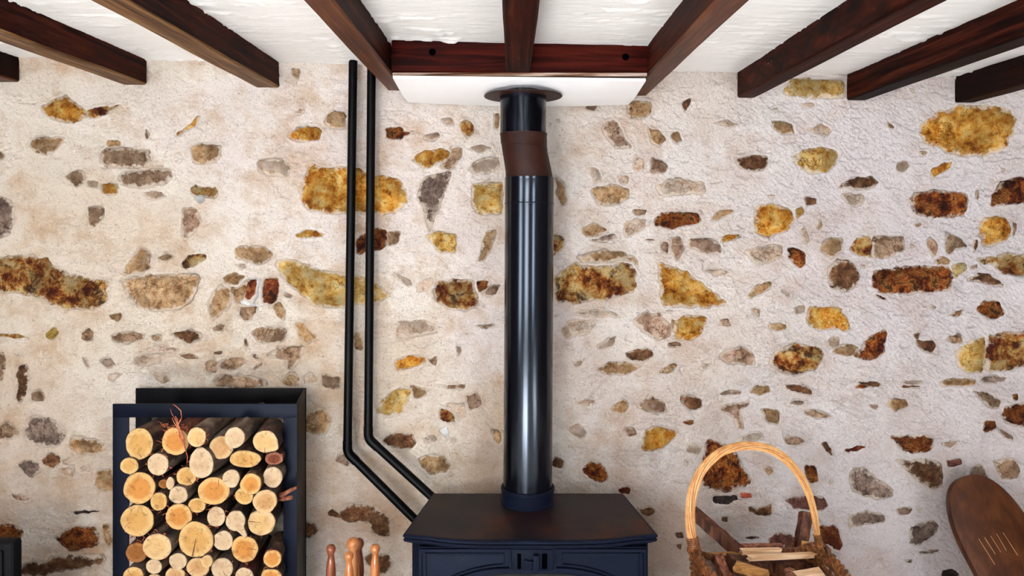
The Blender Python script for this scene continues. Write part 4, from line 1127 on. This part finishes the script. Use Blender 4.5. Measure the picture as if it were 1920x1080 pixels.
tool(672.5, 1009, 2.27, .0160, 'turned_dark', 'tongs', 'rear fireside tool, dark handle behind the tallest one')
p = P(661.5, 1008, 2.20); r_ = empty('tool_stand', (p.x, 2.20, 0), 'central stand of the fireside tools, tallest and thickest wooden handle', 'tool stand')
_, zb = handle(p.x, 2.20, p.z, .0185, 'turned_light', r_)
mk('pole', MB().tube([(p.x, 2.20, .012), (p.x, 2.20, zb+.004)], .006, 12), M['metal_back'], r_)
mk('base', MB().lathe((p.x, 2.20, 0), [(.085, 0), (.085, .006), (.06, .012), (.012, .02)], 32), M['metal_back'], r_)

# ------------------------------------------------------------------ wicker basket
ZR = EYE-.900; eL, eR = P(1302, 1037, 2.03), P(1541, 1030, 2.05); eL.z = eR.z = ZR
bc = (eL+eR)/2; bc.z = ZR; ua = (eR-eL); A_ = ua.length/2; ua.normalize(); ub = Vector((-ua.y, ua.x, 0)); B_ = .33
bk_ = empty('wicker_basket', (bc.x, bc.y, 0), 'wicker basket of kindling with a tall twisted cane hoop handle', 'basket')
def rimpt(a, s=1, z=ZR):
    ca, sa = math.cos(a), math.sin(a); b_ = .11 if sa > 0 else B_
    q = bc+ua*(A_*s*math.copysign(abs(ca)**.7, ca))+ub*(b_*s*math.copysign(abs(sa)**.8, sa))
    return Vector((q.x, q.y, z-(.075 if sa > 0 else .02)*abs(sa)**1.5*z/ZR))
# hoop: centre line through points read off the photograph
hp = [(1306,1042),(1297,1005),(1294,960),(1301,915),(1319,878),(1347,851),(1380,838),(1412,836),(1445,843),(1475,863),(1500,892),(1517,927),(1527,965),(1532,1000),(1538,1030)]
hw = [9.5,9.5,9.5,9.5,9,8.5,8.2,8,8,8,7.5,7,6.5,6,6]
def interp(pts, t):
    k = t*(len(pts)-1); i = min(int(k), len(pts)-2); f = k-i
    p0, p1, p2, p3 = [np.array(pts[max(0, min(len(pts)-1, j))], float) for j in (i-1, i, i+1, i+2)]
    return .5*((2*p1)+(-p0+p2)*f+(2*p0-5*p1+4*p2-p3)*f*f+(-p0+3*p1-3*p2+p3)*f**3)
N = 90; cl = []; cr = []
for i in range(N):
    t = i/(N-1); a = interp(hp, t); d = 2.03+.02*t+.02*math.sin(PI*t); cl.append(P(a[0], a[1], d)); cr.append(float(interp([(h,) for h in hw], t)[0])/F*d)
for s_ in range(10):
    pth = []; rd = []
    for i in range(N):
        tn = (cl[min(i+1, N-1)]-cl[max(i-1, 0)]).normalized(); nrm = Vector((0, 1, 0)); b_ = tn.cross(nrm).normalized()
        ph = s_/10*2*PI+i/(N-1)*2*PI*1.1; R_ = cr[i]*.78
        pth.append(cl[i]+b_*math.cos(ph)*R_+nrm*math.sin(ph)*R_*.8); rd.append(cr[i]*.215)
    mk('handle_strand', MB().tube(pth, rd, 8), M['cane'], bk_)
mk('handle_core', MB().tube(cl, [q*.70 for q in cr], 10), M['cane_dark'], bk_)
def wrap(i0, i1, root, k=1.12):
    mb = MB(); turns = 9; pth = []
    for j in range(turns*14):
        t = j/(turns*14-1); f_ = i0+(i1-i0)*t; i = int(f_); c_ = cl[i].lerp(cl[min(i+1, N-1)], f_-i)
        tn = (cl[min(i+1, N-1)]-cl[max(i-1, 0)]).normalized(); b_ = tn.cross(Vector((0, 1, 0))).normalized(); ph = 2*PI*j/14
        pth.append(c_+b_*math.cos(ph)*cr[i]*k+Vector((0, 1, 0))*math.sin(ph)*cr[i]*k)
    mb.tube(pth, .0016, 6); core = MB().tube([cl[i] for i in range(i0, i1+1)], [cr[i]*1.05 for i in range(i0, i1+1)], 12)
    mk('binding', mb.add(core.v, core.f), M['cane_dark'], bk_)
wrap(1, 6, bk_); wrap(83, 88, bk_)
for s_ in range(4):                                       # plaited rim
    pth = [rimpt(2*PI*i/160)+Vector((0, 0, .009*math.cos(22*2*PI*i/160+s_*PI/2)))+(rimpt(2*PI*i/160, 1.03)-rimpt(2*PI*i/160)).normalized()*.009*math.sin(22*2*PI*i/160+s_*PI/2) for i in range(160)]
    mk('rim_strand', MB().tube(pth, .006, 7, closed=True), M['cane_dark'], bk_)
wv = MB(); NS = 30; ht = ZR-.01
for r0 in range(44):
    z = .02+ht*r0/44; s = .80+.20*(z/ZR)
    pth = []
    for i in range(NS*4):
        a = 2*PI*i/(NS*4); off = .005*math.sin(NS*a/2+(PI if r0 % 2 else 0)); q = rimpt(a, s, z); dr = (rimpt(a, s+.05, z)-q).normalized(); pth.append(q+dr*off)
    wv.tube(pth, .0062, 5, closed=True)
mk('weave', wv, M['cane_dark'], bk_, kind='stuff')
sk = MB()
for i in range(NS):
    a = 2*PI*(i+.5)/NS; sk.tube([rimpt(a, .80, .0), rimpt(a, .9, ZR/2), rimpt(a, 1, ZR)], .004, 6)
mk('stakes', sk, M['cane_dark'], bk_, kind='stuff')
mk('basket_base', MB().slab([tuple(rimpt(2*PI*i/40, .79))[:2] for i in range(40)], .0, .015), M['cane_dark'], bk_)
# kindling
def stick(name, a, b, w, h, matn, label, roll=0, rag=.12, n=5, endm=None, group='kindling in the basket'):
    a, b = Vector(a), Vector(b); t = (b-a).normalized(); up = Vector((0,0,1)) if abs(t.z) < .85 else Vector((0,-1,0))
    u = (up-t*up.dot(t)).normalized(); v_ = t.cross(u); u, v_ = u*math.cos(roll)+v_*math.sin(roll), v_*math.cos(roll)-u*math.sin(roll)
    rr = []; g = random.Random(int(abs(a.x*1e4+a.z*1e4)))
    cs = [(-1,-1),(0,-1.05),(1,-1),(1.04,0),(1,1),(0,1.0),(-1,1),(-1.04,0)]
    ed = [(1+g.uniform(-rag, rag), 1+g.uniform(-rag, rag)) for _ in cs]
    for k in range(n+1):
        f = k/n; c = a.lerp(b, f)
        rr.append([c+u*(cy_*h/2*ed[i][1]*(1+g.uniform(-.4, .4)*rag))+v_*(cx_*w/2*ed[i][0]*(1+g.uniform(-.4, .4)*rag))+t*(g.uniform(-.004, .004) if k in (0, n) else 0) for i, (cx_, cy_) in enumerate(cs)])
    return mk(name, MB().rings(rr), M[matn], label=label, category='kindling', group=group, sharp=30)
S = stick
S('kindling_stick', P(1297, 958, 2.26), P(1386, 1036, 2.17), .032, .03, 'split_dark', 'dark split stick leaning out to the left inside the hoop', rag=.25, n=8)
S('kindling_stick', P(1392, 1025, 2.12), P(1467, 1024, 2.12), .018, .011, 'split_red', 'topmost flat pinkish lath across the basket', rag=.05)
S('kindling_stick', P(1390, 1034, 2.09), P(1464, 1033, 2.09), .018, .013, 'kindling_light', 'pale squared lath directly under the topmost one', rag=.05)
S('kindling_stick', P(1455, 1031, 2.11), P(1496, 1031, 2.13), .010, .008, 'split_red', 'thin brown splint emerging right of the pale laths', rag=.1)
S('kindling_stick', P(1404, 1046, 2.04), P(1534, 1040, 2.08), .016, .012, 'kindling_light', 'longest pale lath, lowest of the three stacked ones', rag=.06)
S('kindling_stick', P(1324, 1044, 2.14), P(1387, 1041, 2.16), .02, .013, 'kindling', 'flat tan chip lying level at the left of the basket', rag=.2)
S('kindling_stick', P(1346, 1044, 2.05), P(1366, 1092, 1.98), .024, .022, 'split_red', 'reddish splintered stick standing near the left rim', rag=.25, n=8)
S('kindling_stick', P(1326, 1054, 1.99), P(1342, 1095, 1.93), .018, .018, 'bark_grey', 'short grey stick with pale cut end at the left rim', rag=.1)
S('kindling_stick', P(1378, 1061, 1.98), P(1438, 1080, 1.94), .03, .022, 'kindling', 'thick yellow block pointing right at the basket front', rag=.15)
S('kindling_stick', P(1519, 1018, 2.16), P(1512, 1064, 2.12), .04, .015, 'kindling', 'upright tan board near the right end of the hoop', rag=.12)
S('kindling_stick', P(1549, 1033, 2.13), P(1536, 1066, 2.09), .026, .018, 'kindling', 'tan wedge standing just right of the hoop', rag=.25)
S('kindling_stick', P(1534, 1016, 2.19), P(1553, 1036, 2.17), .02, .014, 'split_red', 'brown chip resting over the tan wedge', rag=.25)
S('kindling_stick', P(1490, 1084, 1.95), P(1540, 1076, 1.96), .03, .022, 'kindling_light', 'pale block at the bottom edge below the hoop', rag=.15)
S('kindling_stick', P(1513, 962, 2.26), P(1498, 1045, 2.21), .036, .03, 'split_dark', 'dark upright stick behind the right side of the hoop', rag=.25, n=8)
S('kindling_stick', P(1484, 1010, 2.24), P(1476, 1050, 2.2), .022, .02, 'split_dark', 'short dark wedge left of the dark upright stick', rag=.25)
S('kindling_stick', P(1450, 1066, 2.08), P(1530, 1062, 2.12), .05, .04, 'split_dark', 'dark log lying under the laths', rag=.2)
S('kindling_stick', P(1366, 1058, 2.1), P(1450, 1068, 2.1), .045, .04, 'split_dark', 'dark split log beneath the tan chip', rag=.2)
S('kindling_stick', P(1480, 1072, 2.0), P(1486, 1094, 1.9), .022, .02, 'split_red', 'small curled reddish piece beside the pale block', rag=.3)
mk('basket_filling', MB().slab([tuple(rimpt(2*PI*i/40, .93))[:2] for i in range(40)], .018, ZR-.075), M['split_dark'], bk_, label='dark heap of wood filling the basket')

# ------------------------------------------------------------------ wooden paddle
Ap, Bp = P(1806, 893, 2.38), P(1907, 1080, 2.25); ax_ = (Bp-Ap).normalized(); Lp = Ap.z/-ax_.z; side = Vector((1, .12, 0)); side = (side-ax_*side.dot(ax_)).normalized(); nr = side.cross(ax_).normalized()
if nr.y > 0: nr = -nr
def pad(u, v_, h): return Ap+side*u+ax_*v_+nr*h
out = []; hwid = .128; Lq = Lp-.002
for i in range(25): a = PI-PI*i/24; out.append((hwid*math.copysign(abs(math.cos(a))**.86, math.cos(a)), .20-.20*abs(math.sin(a))**.9))
out += [(hwid*.98, Lq*.5), (hwid*.8, Lq*.75), (.05, Lq), (-.05, Lq), (-hwid*.8, Lq*.75), (-hwid*.98, Lq*.5)]
rr = []
for s_, h in ((.965, .0125), (.99, .0115), (1, .008), (1, -.008), (.99, -.0115), (.965, -.0125)):
    rr.append([pad(u*s_, Lq*.4+(v_-Lq*.4)*(1-(1-s_)*.35), h) for u, v_ in out])
pd = mk('wooden_board', MB().rings(rr), M['paddle'], sharp=25, label='brown wooden board with rounded top and carved lines leaning at lower right', category='board')
def onpad(px_, py_):                      # where a picture ray meets the board's front
    dvec = P(px_, py_, 1)-Vector((0, 0, EYE)); o_ = Vector((0, 0, EYE)); n0 = pad(0, 0, .0125); t_ = (n0-o_).dot(nr)/dvec.dot(nr); return o_+dvec*t_
for a, b in (((760,735),(910,975)), ((815,725),(915,880)), ((870,710),(965,860)), ((925,690),(1015,845)), ((985,680),(1120,890))):
    q0, q1 = [onpad(1680+z[0]/4.908, 860+z[1]/4.908) for z in (a, b)]
    mk('carved_line', MB().tube([q0, q1], .0008, 6), M['carved'], pd)
# ------------------------------------------------------------------ dark panel at lower left
q0 = P(17, 1018, 2.1); mb = MB().box(-1.75, q0.x+.01, 2.1, 2.145, .0, q0.z)
pn = mk('dark_panel', mb, M['panel_dark'], bevel=.012, seg=3, label='dark grey upright panel standing in the lower left corner', category='panel')
mk('front_sheet', MB().box(-1.74, q0.x-.015, 2.092, 2.1005, .01, q0.z-.02), M['panel_dark'], pn, bevel=.003)
